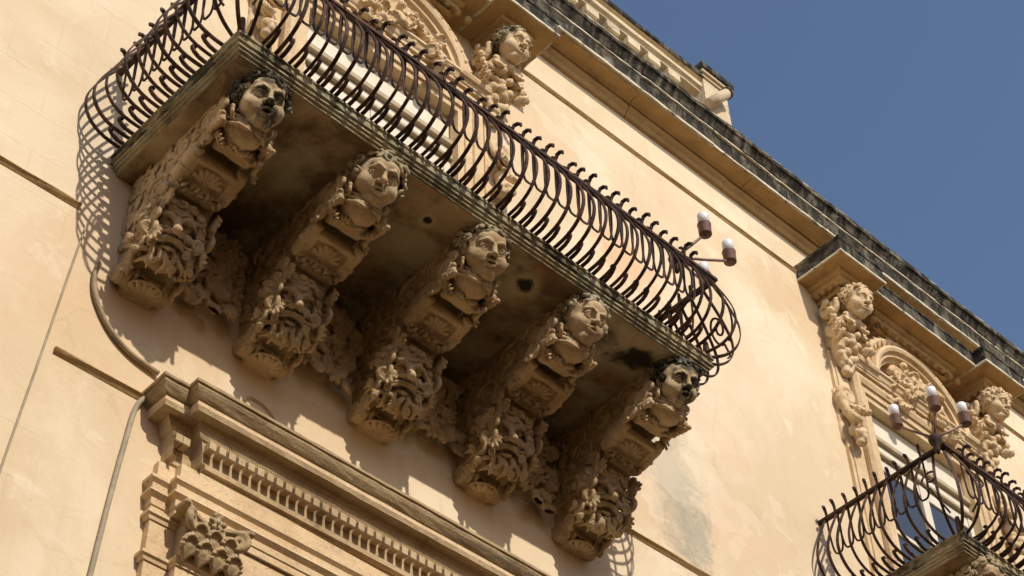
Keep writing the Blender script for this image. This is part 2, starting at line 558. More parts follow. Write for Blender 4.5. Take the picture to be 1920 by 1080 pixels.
class Vol:
    def __init__(s, lo, hi, h):
        s.h = h
        s.o = np.array(lo, float) - 2 * h
        n = np.ceil((np.array(hi, float) + 2 * h - s.o) / h).astype(int) + 1
        s.F = np.full(n, 1.0, np.float32)
        s.n = n
        s.M = np.eye(3)
        s.T = np.zeros(3)

    def frame(s, M_=None, T=(0, 0, 0)):
        s.M = np.eye(3) if M_ is None else M_
        s.T = np.array(T, float)

    def tp(s, p):
        return s.M @ np.array(p, float) + s.T

    def box(s, lo, hi):
        a = np.clip(np.floor((lo - s.o) / s.h).astype(int) - 1, 0, s.n)
        b = np.clip(np.ceil((hi - s.o) / s.h).astype(int) + 2, 0, s.n)
        if np.any(b <= a):
            return None, None
        sl = tuple(slice(x, y) for x, y in zip(a, b))
        g = [s.o[d] + s.h * np.arange(a[d], b[d]) for d in range(3)]
        return sl, np.meshgrid(*g, indexing='ij', sparse=True)

    def put(s, sl, d, k, sub):
        A = s.F[sl]
        d = d.astype(np.float32)
        if sub:
            d = -d
            hh = np.maximum(k - np.abs(A - d), 0) / max(k, 1e-6)
            s.F[sl] = np.maximum(A, d) + hh * hh * k * 0.25
        else:
            hh = np.maximum(k - np.abs(A - d), 0) / max(k, 1e-6)
            s.F[sl] = np.minimum(A, d) - hh * hh * k * 0.25

    def ell(s, c, r, k=0.01, rot=None, sub=False):
        c = s.tp(c)
        Q = s.M if rot is None else s.M @ rot
        r = np.array(r if hasattr(r, '__len__') else (r, r, r), float)
        ext = np.sqrt(((Q * r) ** 2).sum(1)) + k + s.h * 2
        sl, g = s.box(c - ext, c + ext)
        if sl is None:
            return
        p = [g[d] - c[d] for d in range(3)]
        k0 = 0
        k1 = 0
        for a in range(3):
            q = Q[0, a] * p[0] + Q[1, a] * p[1] + Q[2, a] * p[2]
            k0 = k0 + (q / r[a]) ** 2
            k1 = k1 + (q / r[a] ** 2) ** 2
        k0 = np.sqrt(k0)
        k1 = np.sqrt(k1) + 1e-9
        s.put(sl, np.maximum(k0 * (k0 - 1) / k1, -r.min()), k, sub)

    def cap(s, a, b, ra, rb=None, k=0.01, sub=False):
        rb = ra if rb is None else rb
        a, b = s.tp(a), s.tp(b)
        m = max(ra, rb) + k + s.h * 2
        sl, g = s.box(np.minimum(a, b) - m, np.maximum(a, b) + m)
        if sl is None:
            return
        ba = b - a
        L = ba @ ba + 1e-12
        t = np.clip(sum((g[d] - a[d]) * ba[d] for d in range(3)) / L, 0, 1)
        d = np.sqrt(sum((g[q] - a[q] - t * ba[q]) ** 2 for q in range(3))) - (ra + (rb - ra) * t)
        s.put(sl, d, k, sub)

    def tube(s, pts, r, k=0.008, sub=False):
        rs = r if hasattr(r, '__len__') else [r] * len(pts)
        if len(rs) == 2 and len(pts) > 2:
            rs = np.linspace(rs[0], rs[1], len(pts))
        for i in range(len(pts) - 1):
            s.cap(pts[i], pts[i + 1], rs[i], rs[i + 1], k, sub)

    def rbox(s, c, hs, rnd=0.01, k=0.01, rot=None, sub=False):
        c = s.tp(c)
        Q = s.M if rot is None else s.M @ rot
        hs = np.array(hs, float)
        ext = np.abs(Q) @ hs + rnd + k + 2 * s.h
        sl, g = s.box(c - ext, c + ext)
        if sl is None:
            return
        p = [g[d] - c[d] for d in range(3)]
        out = 0
        ins = None
        for a in range(3):
            q = np.abs(Q[0, a] * p[0] + Q[1, a] * p[1] + Q[2, a] * p[2]) - (hs[a] - rnd)
            out = out + np.maximum(q, 0) ** 2
            ins = q if ins is None else np.maximum(ins, q)
        s.put(sl, np.sqrt(out) + np.minimum(ins, 0) - rnd, k, sub)

    def poly_yz(s, poly, hw, k=0.01):
        """polygon in the y z plane extruded to x = +-hw"""
        y = s.o[1] + s.h * np.arange(s.n[1])
        z = s.o[2] + s.h * np.arange(s.n[2])
        Y, Z = np.meshgrid(y, z, indexing='ij')
        P = np.array(poly)
        d2 = np.full(Y.shape, 1e9)
        ins = np.zeros(Y.shape, bool)
        for i in range(len(P)):
            a, b = P[i], P[(i + 1) % len(P)]
            e = b - a
            t = np.clip(((Y - a[0]) * e[0] + (Z - a[1]) * e[1]) / (e @ e), 0, 1)
            d2 = np.minimum(d2, (Y - a[0] - t * e[0]) ** 2 + (Z - a[1] - t * e[1]) ** 2)
            cr = ((a[1] > Z) != (b[1] > Z)) & (Y < (b[0] - a[0]) * (Z - a[1]) / (b[1] - a[1] + 1e-12) + a[0])
            ins ^= cr
        d = np.where(ins, -1, 1) * np.sqrt(d2)
        x = np.abs(s.o[0] + s.h * np.arange(s.n[0]))[:, None, None] - hw
        D = np.maximum(d[None], x)
        s.put((slice(None),) * 3, D, k, False)

    def rough(s, amp, scale, seed=0):
        """gentle weathering of the carved surface"""
        r = np.random.default_rng(seed)
        g = [s.o[d] + s.h * np.arange(s.n[d]) for d in range(3)]
        X, Y, Z = np.meshgrid(*g, indexing='ij', sparse=True)
        w = 0
        for q in range(7):
            v = r.normal(size=3)
            v = v / np.linalg.norm(v) * scale * r.uniform(0.6, 1.8)
            w = w + np.sin(X * v[0] + Y * v[1] + Z * v[2] + r.uniform(0, 6.28))
        s.F += (amp / 2.6 * w).astype(np.float32)

    def mesh(s, name):
        V, Fc = surface_nets(s.F, s.o, s.h)
        return mesh_from(name, V, Fc, True)


def spiral(c, u, v, r0, r1, turns, a0=0.0, n=14, sgn=1):
    c, u, v = np.array(c, float), np.array(u, float), np.array(v, float)
    out = []
    for i in range(n + 1):
        t = i / n
        r = r0 + (r1 - r0) * t ** 0.8
        g = a0 + sgn * turns * 2 * PI * t
        out.append(c + r * (math.cos(g) * u + math.sin(g) * v))
    return out


def onb(nrm, up=(0, 0, 1)):
    nrm = np.array(nrm, float)
    nrm /= np.linalg.norm(nrm)
    u = np.cross(up, nrm)
    if np.linalg.norm(u) < 1e-3:
        u = np.cross((0, 1, 0), nrm)
    u /= np.linalg.norm(u)
    return nrm, u, np.cross(nrm, u)


def leaf(v, base, tip, nrm, width, r=0.012, lobes=3, curl=0.03, k=0.004):
    """acanthus leaf: ribbed fingers fanning from a middle rib, the tips rolling off the surface"""
    base, tip = np.array(base, float), np.array(tip, float)
    ax = tip - base
    L = np.linalg.norm(ax)
    ax = ax / L
    nrm = np.array(nrm, float)
    nrm = nrm - ax * (nrm @ ax)
    nrm /= np.linalg.norm(nrm) + 1e-9
    sd = np.cross(ax, nrm)
    for j in range(-lobes, lobes + 1):
        u = j / lobes
        q = abs(u)
        s0 = base + ax * L * 0.30 * (1 - q)
        lat = math.copysign(width * math.sin(q * PI / 2), u) if j else 0.0
        a1 = L * (0.62 - 0.30 * q * q)
        a2 = L * (1.0 - 0.52 * q * q)
        mid = base + ax * a1 + sd * lat * .72 + nrm * curl * .45
        end = base + ax * a2 + sd * lat + nrm * curl * (.75 - .2 * q)
        rol = end - ax * L * .06 + nrm * curl * .45
        v.tube([s0, mid, end, rol], [r * .6, r * .9, r * .8, r * .55], k * .5)
    # the blade that carries the ribs
    v.ell(base + ax * L * .48 + nrm * (curl * .35 - r * .55), (width * .90, L * .44, r * .55), k * .5, np.stack([sd, ax, nrm], 1))
    v.tube([base, base + ax * L * .5 + nrm * curl * .5], [r, r * 1.1], k)


def rosette(v, c, nrm, rad, petals=6, r=0.016, k=0.005, a0=0.0):
    nrm, u, w = onb(nrm)
    c = np.array(c, float)
    for i in range(petals):
        g = a0 + 2 * PI * i / petals
        d = math.cos(g) * u + math.sin(g) * w
        v.cap(c + d * rad * .35, c + d * rad + nrm * rad * .22, r * .75, r * 1.1, k)
    v.ell(c + nrm * rad * .25, r * 1.15, k)


def curl(v, c, nrm, size, r, turns=1.3, a0=0.0, sgn=1, k=0.004, lift=0.4):
    nrm, u, w = onb(nrm)
    c = np.array(c, float)
    pts = spiral(c, u, w, size, size * .18, turns, a0, 12, sgn)
    pts = [p + nrm * lift * size * (i / 12) for i, p in enumerate(pts)]
    v.tube(pts, [r, r * .8], k)


# ---- heads -----------------------------------------------------------------
def face_field(v, smile=0.0, open_=0.010, cheek=1.0, nose=1.0, brow=0.0):
    """a chubby child's face looking along -y; about 0.36 m from chin to crown"""
    v.ell((0, 0.01, 0.035), (0.150, 0.158, 0.155), 0.02)
    v.ell((0, -0.045, -0.060), (0.132, 0.108, 0.108), 0.05)
    for s in (-1, 1):
        v.ell((s * 0.078, -0.092, -0.055), np.array((0.062, 0.056, 0.062)) * cheek, 0.03)
    v.ell((0, -0.128, -0.136), (0.046, 0.036, 0.030), 0.025)
    v.ell((0, -0.075, -0.160), (0.085, 0.065, 0.035), 0.03)
    v.ell((0, -0.118, 0.090), (0.095, 0.042, 0.052), 0.05)
    # eye hollows, eyeballs, lids
    for s in (-1, 1):
        v.ell((s * 0.058, -0.176, 0.015), (0.042, 0.040, 0.028), 0.014, sub=True)
        v.ell((s * 0.058, -0.134, 0.012), (0.029, 0.025, 0.023), 0.002)
        lid = [(s * (0.058 + 0.034 * math.cos(g)), -0.153 + 0.016 * math.cos(g) ** 2, 0.011 + 0.024 * math.sin(g)) for g in np.linspace(0.0, PI - 0.0, 8)]
        v.tube(lid, 0.0075, 0.003)
        lid = [(s * (0.058 + 0.031 * math.cos(g)), -0.150 + 0.014 * math.cos(g) ** 2, 0.008 - 0.018 * math.sin(g)) for g in np.linspace(0.1, PI - 0.1, 7)]
        v.tube(lid, 0.0055, 0.003)
        v.ell((s * 0.055, -0.163, 0.011), (0.0095, 0.014, 0.0095), 0.001, sub=True)
        bw = [(s * 0.020, -0.164, 0.060 + brow), (s * 0.058, -0.162, 0.069 + brow), (s * 0.105, -0.124, 0.048)]
        v.tube(bw, [0.008, 0.010, 0.007], 0.016)
    # nose
    v.tube([(0, -0.160, 0.045), (0, -0.174, 0.010), (0, -0.192 * (0.75 + 0.25 * nose), -0.020)], [0.013, 0.016, 0.025 * nose], 0.010)
    for s in (-1, 1):
        v.ell((s * 0.027 * nose, -0.174, -0.028), (0.017, 0.019, 0.015), 0.006)
        v.ell((s * 0.013, -0.194, -0.042), (0.008, 0.014, 0.007), 0.002, sub=True)
    # mouth
    v.ell((0, -0.160, -0.086 - open_ * .3), (0.050, 0.020, 0.030), 0.012)
    up = [(x, -0.177 + 16 * x * x, -0.074 + (smile * 9 * x * x) - 0.30 * abs(x) * (1 - smile)) for x in np.linspace(-0.036, 0.036, 7)]
    v.tube(up, [0.006, 0.0095, 0.012, 0.0105, 0.012, 0.0095, 0.006], 0.004)
    lo = [(x, -0.174 + 16 * x * x, -0.101 - open_ * .9 + (smile * 9 + 5) * x * x) for x in np.linspace(-0.028, 0.028, 5)]
    v.tube(lo, [0.008, 0.012, 0.014, 0.012, 0.008], 0.004)
    v.ell((0, -0.186, -0.087 - open_ * .4), (0.032, 0.032, 0.0065 + open_ * .6), 0.001, sub=True)
    for s in (-1, 1):
        v.ell((s * 0.043, -0.165, -0.085), 0.009, 0.004, sub=True)
    # ears
    for s in (-1, 1):
        v.ell((s * 0.150, 0.005, -0.010), (0.018, 0.032, 0.044), 0.008)


def make_face(name, seed, **kw):
    v = Vol((-0.19, -0.24, -0.20), (0.19, 0.20, 0.21), 0.0062)
    face_field(v, **kw)
    v.rough(0.0018, 50, seed)
    v.rough(0.0007, 190, seed + 3)
    return v.mesh(name)


def make_hair(name, seed, fringe=0.075, cs=0.046, n=80, side=True):
    r = random.Random(seed)
    v = Vol((-0.26, -0.24, -0.20), (0.26, 0.27, 0.28), 0.0068)
    v.ell((0, 0.045, 0.055), (0.160, 0.150, 0.152), 0.01)
    v.rbox((0, -0.12, -0.09), (0.12, 0.10, 0.17), 0.05, 0.02, sub=True)
    g = PI * (3 - math.sqrt(5))
    for i in range(n):
        z = 1 - 1.80 * (i + .5) / n
        a = g * i
        q = math.sqrt(max(0, 1 - z * z))
        d = np.array((q * math.cos(a), q * math.sin(a), z))
        if d[1] < -0.15 and d[2] * 0.16 + 0.03 < fringe + 0.03 * abs(d[0]):
            if not (side and abs(d[0]) > 0.80 and d[2] > -0.55):
                continue
        c = np.array((0, 0.03, 0.05)) + d * np.array((0.166, 0.165, 0.162)) * r.uniform(0.97, 1.08)
        sz = cs * r.uniform(0.75, 1.2)
        nrm = d + np.array((r.uniform(-.3, .3), r.uniform(-.3, .3), r.uniform(-.3, .2)))
        curl(v, c, nrm, sz, sz * 0.30, r.uniform(1.2, 1.7), r.uniform(0, 6.28), r.choice((-1, 1)), 0.0015, 0.75)
    v.rough(0.002, 55, seed)
    return v.mesh(name)


FACES = [make_face('child_face', 1, smile=0.2, open_=0.016, cheek=1.03, nose=1.0),
         make_face('child_face', 2, smile=-0.2, open_=0.003, cheek=1.10, nose=1.15, brow=0.006),
         make_face('child_face', 3, smile=0.6, open_=0.001, cheek=1.10, nose=0.95),
         make_face('child_face', 4, smile=0.1, open_=0.004, cheek=0.94, nose=0.92, brow=-0.003)]
HAIRS = [make_hair('curly_hair', 11, 0.085, 0.046, 78), make_hair('curly_hair', 12, 0.090, 0.050, 66),
         make_hair('curly_hair', 13, 0.080, 0.042, 92), make_hair('curly_hair', 14, 0.095, 0.044, 84)]


# ------------------------------------------------------------------ corbel parts (origin at the foot on the wall; z0 = 9.58)
ZB = 9.58


def zc(z):
    return z - ZB


def make_console():
    v = Vol((-0.20, -1.14, -0.02), (0.20, 0.08, 1.0), 0.013)
    poly = [(0.06, 10.585), (-1.02, 10.585), (-1.08, 10.46), (-1.03, 10.34), (-0.93, 10.27), (-0.76, 10.26), (-0.60, 10.20), (-0.50, 10.07),
            (-0.43, 9.90), (-0.31, 9.74), (-0.16, 9.66), (0.06, 9.64)]
    v.poly_yz([(y, zc(z)) for y, z in poly], 0.160)
    # raised border following the lower edge on both cheeks
    edge = [(-1.00, 10.37), (-0.92, 10.31), (-0.76, 10.30), (-0.58, 10.24), (-0.47, 10.10), (-0.39, 9.93), (-0.28, 9.80), (-0.10, 9.72)]
    for s in (-1, 1):
        v.tube([(s * 0.160, y, zc(z)) for y, z in edge], 0.022, 0.008)
    v.rough(0.0025, 40, 3)
    return v.mesh('console')


def make_cheek_relief(s, seed):
    """scrolling foliage carved on one cheek of the console"""
    r = random.Random(seed)
    v = Vol((min(s * 0.13, s * 0.215), -1.06, 0.05), (max(s * 0.13, s * 0.215), 0.06, 1.0), 0.0100)
    x = s * 0.160
    nrm = (s, 0, 0)
    U, W = (0, 1, 0), (0, 0, 1)
    big = [(-0.82, 10.44, 0.115, 2.0, 0.3, 1), (-0.56, 10.41, 0.10, 1.9, 2.0, -1), (-0.35, 10.22, 0.11, 1.9, 0.4, 1), (-0.17, 10.40, 0.10, 1.8, 2.6, -1),
           (-0.20, 9.98, 0.10, 1.8, 1.0, 1), (-0.07, 10.17, 0.06, 1.3, 0, -1)]
    for y, z, rad, tn, a0, sg in big:
        v.tube(spiral((x, y, zc(z)), U, W, rad, rad * .15, tn, a0, 26, sg), [0.020, 0.012], 0.004)
        for i in range(6):
            g = i * 1.05 + a0
            b = np.array((x, y + rad * .95 * math.cos(g), zc(z) + rad * .95 * math.sin(g)))
            t = b + np.array((s * 0.004, .075 * math.cos(g + .8), .075 * math.sin(g + .8)))
            leaf(v, b, t, nrm, 0.026, 0.0095, 2, 0.014, 0.003)
        v.ell((x + s * .008, y, zc(z)), 0.020, 0.005)
    for i in range(46):
        y = r.uniform(-0.60, 0.0)
        z = r.uniform(9.80, 10.5)
        if z < 9.83 + max(0, -y - .1) * 0.9:
            continue
        if min(math.hypot(y - b[0], z - b[1]) - b[2] for b in big) < 0.0:
            continue
        g = r.uniform(0, 6.28)
        if r.random() < .35:
            curl(v, (x, y, zc(z)), nrm, r.uniform(.025, .038), .011, 1.2, g, r.choice((-1, 1)), .004, .25)
        else:
            leaf(v, (x, y, zc(z)), (x + s * .003, y + .09 * math.cos(g), zc(z) + .09 * math.sin(g)), nrm, .03, .010, 2, .014, .003)
    return v.mesh('cheek_relief')


def make_base_scroll():
    v = Vol((-0.25, -0.26, -0.04), (0.25, 0.06, 0.24), 0.0085)
    yc, z_ = -0.095, zc(9.675)
    v.rbox((0, yc + .02, z_), (0.165, 0.075, 0.062), 0.04, 0.02)
    for s in (-1, 1):
        for q in np.linspace(0.15, 0.195, 3):
            v.ell((s * q, yc, z_), (0.032, 0.088, 0.088), 0.008)
        v.tube(spiral((s * 0.218, yc, z_), (0, 1, 0), (0, 0, 1), 0.078, 0.012, 2.0, 0.5, 26, s), [0.016, 0.011], 0.003)
        v.tube([(s * 0.115, yc + .10 * math.cos(a), z_ + .078 * math.sin(a)) for a in np.linspace(2.4, 5.6, 10)], 0.012, 0.003)
    for i in range(7):                                            # bead and leaf row on the front
        v.ell((-0.09 + .03 * i, yc - .06, z_ + .045), .017, .003)
    for i in range(5):
        x = -0.10 + 0.05 * i
        leaf(v, (x, yc - .045, z_ + .03), (x * 1.1, yc - .075, z_ - .055), (0, -1, -.4), .026, .011, 2, .022, .003)
    v.rbox((0, -0.03, zc(9.63)), (0.14, 0.09, 0.045), 0.03, 0.02)
    v.rough(0.002, 50, 4)
    return v.mesh('base_scroll')


def make_palmette(w=0.10, n=7, rad=0.10, fan=1.25):
    """half-open shell of petals lying in the local x y plane, rib side towards -z"""
    v = Vol((-0.17, -0.15, -0.06), (0.17, 0.05, 0.04), 0.0075)
    for i in range(n):
        a = -fan + 2 * fan * i / (n - 1)
        d = np.array((math.sin(a), -math.cos(a), 0))
        L = rad * (1.0 + 0.25 * abs(math.sin(a)))
        v.tube([d * 0.02, d * L * .55 + np.array((0, 0, -.016)), d * L + np.array((0, 0, -.012))], [0.009, 0.016, 0.021], 0.003)
    v.tube(spiral((0, 0.0, -0.008), (1, 0, 0), (0, 1, 0), 0.022, 0.006, 1.5, 0, 14), 0.009, 0.003)
    arc = [(1.32 * rad * 1.1 * math.sin(a), -1.28 * rad * math.cos(a), -0.004) for a in np.linspace(-1.5, 1.5, 15)]
    v.tube(arc, 0.008, 0.003)
    return v.mesh('palmette')


def make_mask(seed):
    """bearded grotesque face looking along -y and a little down"""
    r = random.Random(seed)
    v = Vol((-0.29, -0.31, -0.33), (0.29, 0.16, 0.31), 0.0072)
    v.ell((0, 0.03, 0.03), (0.160, 0.120, 0.180), 0.02)
    v.ell((0, -0.070, -0.015), (0.115, 0.085, 0.125), 0.04)
    v.ell((0, -0.080, 0.135), (0.125, 0.070, 0.075), 0.03)
    v.ell((0, -0.125, -0.062), (0.085, 0.050, 0.045), 0.02)
    for s in (-1, 1):
        v.ell((s * 0.092, -0.108, -0.010), (0.052, 0.050, 0.046), 0.015)          # cheek bones
        v.ell((s * 0.070, -0.166, 0.058), (0.046, 0.040, 0.027), 0.008, sub=True)  # eye hollows
        v.ell((s * 0.070, -0.122, 0.054), (0.031, 0.024, 0.022), 0.002)
        v.ell((s * 0.066, -0.149, 0.052), (0.012, 0.016, 0.012), 0.001, sub=True)
        v.tube([(s * (0.070 + .036 * math.cos(g)), -0.146 + .014 * math.cos(g) ** 2, 0.054 + 0.022 * math.sin(g)) for g in np.linspace(0, PI, 7)], 0.007, 0.002)
        v.tube([(s * 0.016, -0.165, 0.078), (s * 0.055, -0.164, 0.108), (s * 0.110, -0.130, 0.104), (s * 0.150, -0.09, 0.072)], [0.019, 0.022, 0.018, 0.010], 0.012)
        v.tube([(s * 0.035, -0.150, 0.026), (s * 0.075, -0.148, 0.018), (s * 0.115, -0.118, 0.034)], [0.007, 0.009, 0.007], 0.004)
        for q in range(3):                                                       # wrinkles of the brow
            v.tube([(s * 0.012, -0.152 + .012 * q, 0.132 + q * .024), (s * 0.05, -0.148 + .012 * q, 0.148 + q * .022), (s * 0.10, -0.115 + .01 * q, 0.142 + q * .020)], [0.006, 0.009, 0.004], 0.003)
        v.ell((s * 0.038, -0.182, -0.010), (0.026, 0.026, 0.021), 0.006)           # nostrils
        v.tube([(s * 0.052, -0.172, 0.000), (s * 0.080, -0.155, -0.040), (s * 0.088, -0.140, -0.075)], [0.009, 0.011, 0.008], 0.004)
        # moustache: strands sweeping out into curls
        for q in range(2):
            dz = -0.020 * q
            ms = [(s * 0.008, -0.178 + .004 * q, -0.046 + dz), (s * 0.045, -0.180 + .004 * q, -0.056 + dz), (s * 0.095, -0.158, -0.072 + dz * 1.4), (s * (0.145 - .02 * q), -0.132, -0.066 + dz * 2.0)]
            v.tube(ms, [0.010, 0.0125, 0.012, 0.011], 0.002)
        v.tube(spiral((s * 0.165, -0.136, -0.022), (s, 0, 0), (0, 0, 1), 0.048, 0.009, 1.5, -PI / 2, 20, 1), [0.0185, 0.012], 0.0012)
        v.tube(spiral((s * 0.115, -0.165, -0.125), (s, 0, 0), (0, 0, 1), 0.030, 0.007, 1.3, PI / 2, 14, -1), [0.012, 0.009], 0.002)
        # ear, and locks of hair round the side of the face
        v.ell((s * 0.175, -0.02, 0.04), (0.020, 0.035, 0.050), 0.008)
        for q in range(5):
            a = -0.10 + q * 0.36
            c = (s * 0.188 * math.cos(a) * (1 - .03 * q), -0.070 + .008 * q, 0.060 + 0.178 * math.sin(a))
            curl(v, c, (s * .6, -1, .2), r.uniform(.046, .054), .0175, 1.5, r.uniform(0, 6), s, .0012, .7)
        for q in range(4):
            a = 0.0 + q * 0.35
            curl(v, (s * 0.205 * math.cos(a), -0.005, 0.06 + 0.19 * math.sin(a)), (s, -.4, .2), .036, .014, 1.4, r.uniform(0, 6), s, .002, .6)
    v.tube([(0, -0.150, 0.095), (0, -0.184, 0.045), (0, -0.226, 0.000)], [0.019, 0.024, 0.034], 0.010)
    v.ell((0, -0.168, -0.094), (0.045, 0.050, 0.018), 0.002, sub=True)
    v.tube([(-0.042, -0.150, -0.118), (0, -0.172, -0.126), (0.042, -0.150, -0.118)], [0.010, 0.016, 0.010], 0.004)
    v.ell((0, -0.06, -0.155), (0.125, 0.070, 0.105), 0.02)
    # beard: many wavy locks flowing down and out
    for i in range(11):
        t = i / 10 * 2 - 1
        a = t * 1.35
        L = 0.165 - 0.045 * abs(t) + r.uniform(-.015, .015)
        x0, z0 = 0.130 * math.sin(a), -0.080 - 0.055 * math.cos(a)
        y0 = -0.130 + 0.075 * t * t
        dx, dz = math.sin(a * .95), -math.cos(a * .8)
        ph = r.uniform(0, 6)
        pts = []
        for q in np.linspace(0, 1, 9):
            wv = 0.016 * math.sin(q * 7 + ph)
            pts.append((x0 + dx * L * q - dz * wv, y0 - 0.05 * math.sin(q * PI) + .035 * q, z0 + dz * L * q + dx * wv))
        v.tube(pts, [0.0195, 0.0195, 0.019, 0.0185, 0.018, 0.017, 0.015, 0.012, 0.008], 0.0012)
        if i % 2 == 0:
            e = pts[-3]
            curl(v, (e[0] + .010 * math.copysign(1, t), e[1] - .014, e[2]), (dx * .5, -1, -.3), 0.030, 0.0125, 1.3, r.uniform(0, 6), 1 if t > 0 else -1, .0012, .4)
    for i in range(5):
        t = (i / 4) * 2 - 1
        curl(v, (t * 0.14, -0.080 - .03 * (1 - t * t), 0.212 - .04 * t * t), (t * .3, -1, .5), .050, .0180, 1.5, r.uniform(0, 6), r.choice((-1, 1)), .0012, .7)
    v.rough(0.0018, 55, seed)
    return v.mesh('bearded_mask')


def make_mask_crown():
    """leaves tucked between mask and block"""
    v = Vol((-0.26, -0.74, zc(9.92)), (0.26, -0.38, zc(10.20)), 0.0090)
    for i in range(4):
        x = -0.15 + 0.10 * i
        leaf(v, (x, -0.47, zc(10.15)), (x * 1.2, -0.585, zc(10.02)), (0, -1, -.8), 0.052, 0.0165, 2, 0.05, 0.004)
    v.rbox((0, -0.47, zc(10.10)), (0.15, 0.06, 0.05), 0.03, 0.02)
    return v.mesh('leaf_crown')


def make_block():
    v = Vol((-0.28, -0.82, zc(9.98)), (0.28, -0.46, zc(10.30)), 0.0080)
    q = rotm(R(-16))
    v.rbox((0, -0.665, zc(10.155)), (0.185, 0.098, 0.055), 0.012, 0.004, q)
    v.rbox((0, -0.65, zc(10.22)), (0.155, 0.09, 0.06), 0.012, 0.004, q)
    for s in (-1, 1):
        v.cap((s * 0.195, -0.745, zc(10.165)), (s * 0.195, -0.595, zc(10.115)), 0.050, 0.046, 0.003)
        v.tube(spiral((s * 0.195, -0.790, zc(10.178)), (s, 0, 0), (0, 0, 1), 0.042, 0.008, 1.7, PI, 20, 1), [0.013, 0.009], 0.003)
        v.tube([(s * .195 + .052 * math.cos(a), -0.67, zc(10.14) + .052 * math.sin(a)) for a in np.linspace(3.0, 6.4, 9)], .009, .002)
    v.rbox((0, -0.672, zc(10.098)), (0.138, 0.072, 0.024), 0.006, 0.002, q, sub=True)
    v.rbox((0, -0.545, zc(10.085)), (0.168, 0.030, 0.040), 0.010, 0.003, q)
    v.rough(0.002, 45, 9)
    return v.mesh('scroll_block')


def make_collar():
    v = Vol((-0.29, -1.08, zc(9.98)), (0.29, -0.76, zc(10.36)), 0.0085)
    v.rbox((0, -0.87, zc(10.24)), (0.165, 0.06, 0.055), 0.045, 0.02)
    for i in range(4):
        x = -0.165 + 0.11 * i
        leaf(v, (x * .85, -0.83, zc(10.28)), (x * 1.10, -0.925, zc(10.135)), (0, -1, -.75), 0.058, 0.0165, 3, 0.040, 0.003)
    for s in (-1, 1):
        v.tube(spiral((s * 0.205, -0.86, zc(10.24)), (0, 1, 0), (0, 0, 1), 0.060, 0.010, 1.8, 1.0, 22, -1), [0.020, 0.013], 0.003)
        leaf(v, (s * .17, -.84, zc(10.28)), (s * .225, -.80, zc(10.15)), (s, 0, 0), .04, .013, 2, .03, .004)
    v.rough(0.002, 45, 5)
    return v.mesh('leaf_collar')


def make_bust():
    v = Vol((-0.30, -1.22, zc(10.10)), (0.30, -0.72, zc(10.60)), 0.0088)
    v.ell((0, -0.965, zc(10.275)), (0.145, 0.105, 0.095), 0.02)
    v.ell((0, -1.01, zc(10.235)), (0.115, 0.080, 0.075), 0.03)
    v.cap((0, -0.96, zc(10.26)), (0, -1.065, zc(10.42)), 0.086, 0.080, 0.03)
    for s in (-1, 1):
        # leafy scroll hooked over the shoulder
        v.tube(spiral((s * 0.195, -0.955, zc(10.31)), (0, -1, 0), (0, 0, 1), 0.085, 0.014, 1.7, -0.9, 26, -1), [0.028, 0.015], 0.003)
        v.tube(spiral((s * 0.170, -1.00, zc(10.26)), (s * .8, -.6, 0), (0, 0, 1), 0.046, 0.010, 1.5, 0.6, 20, 1), [0.018, 0.012], 0.003)
        v.tube(spiral((s * 0.185, -0.86, zc(10.36)), (0, -1, 0), (0, 0, 1), 0.060, 0.012, 1.5, 0.6, 20, 1), [0.022, 0.013], 0.003)
        v.tube(spiral((s * 0.200, -1.02, zc(10.36)), (0, -1, 0), (0, 0, 1), 0.042, 0.009, 1.4, 2.2, 18, -1), [0.017, 0.011], 0.003)
        for q in range(5):
            v.ell((s * .205, -0.90 - .035 * q, zc(10.215 - .004 * q)), .019, .003)
        v.tube(spiral((s * 0.150, -1.055, zc(10.30)), (s * .6, -.8, 0), (0, 0, 1), 0.036, 0.008, 1.4, 1.0, 18, 1), [0.015, 0.010], 0.002)
        for q in range(3):                                                     # folds of the drapery
            v.tube([(s * 0.15, -1.02 + .008 * q, zc(10.33 - .04 * q)), (s * 0.10, -1.07, zc(10.275 - .035 * q)), (s * 0.02, -1.095, zc(10.225 - .025 * q))], [0.012, 0.014, 0.008], 0.003)
        v.tube([(s * 0.12, -0.99, zc(10.40)), (s * 0.10, -1.06, zc(10.35)), (0, -1.105, zc(10.30))], [0.017, 0.019, 0.017], 0.004)
    v.rough(0.002, 45, 6)
    return v.mesh('bust')


def make_side_foliage():
    """leaf curls flanking the mask from the foot up to the block"""
    r = random.Random(77)
    v = Vol((-0.29, -0.62, zc(9.58)), (0.29, 0.0, zc(10.18)), 0.0085)
    run = [(-0.20, 9.69), (-0.31, 9.72), (-0.40, 9.775), (-0.445, 9.86), (-0.46, 9.96), (-0.485, 10.05)]
    for s in (-1, 1):
        for i, (y, z) in enumerate(run):
            x = s * (0.192 + 0.014 * (i % 2))
            v.tube(spiral((x, y, zc(z)), (0, -1, 0), (0, 0, 1), 0.054, 0.009, 1.6, r.uniform(0, 6), 22, r.choice((-1, 1))), [0.0185, 0.012], 0.0012)
            if i % 2 == 0:
                g = -2.0 + .5 * i + r.uniform(-.3, .3)
                leaf(v, (x - s * .02, y, zc(z)), (x - s * .02, y - .115 * math.cos(g), zc(z) + .115 * math.sin(g)), (s, -.5, 0), .045, .0145, 2, .022, .0015)
    for i in range(4):
        x = -0.135 + .09 * i
        leaf(v, (x, -.19, zc(9.76)), (x * 1.12, -.275, zc(9.645)), (0, -1, -.6), .046, .0150, 2, .026, .0015)
    return v.mesh('side_foliage')


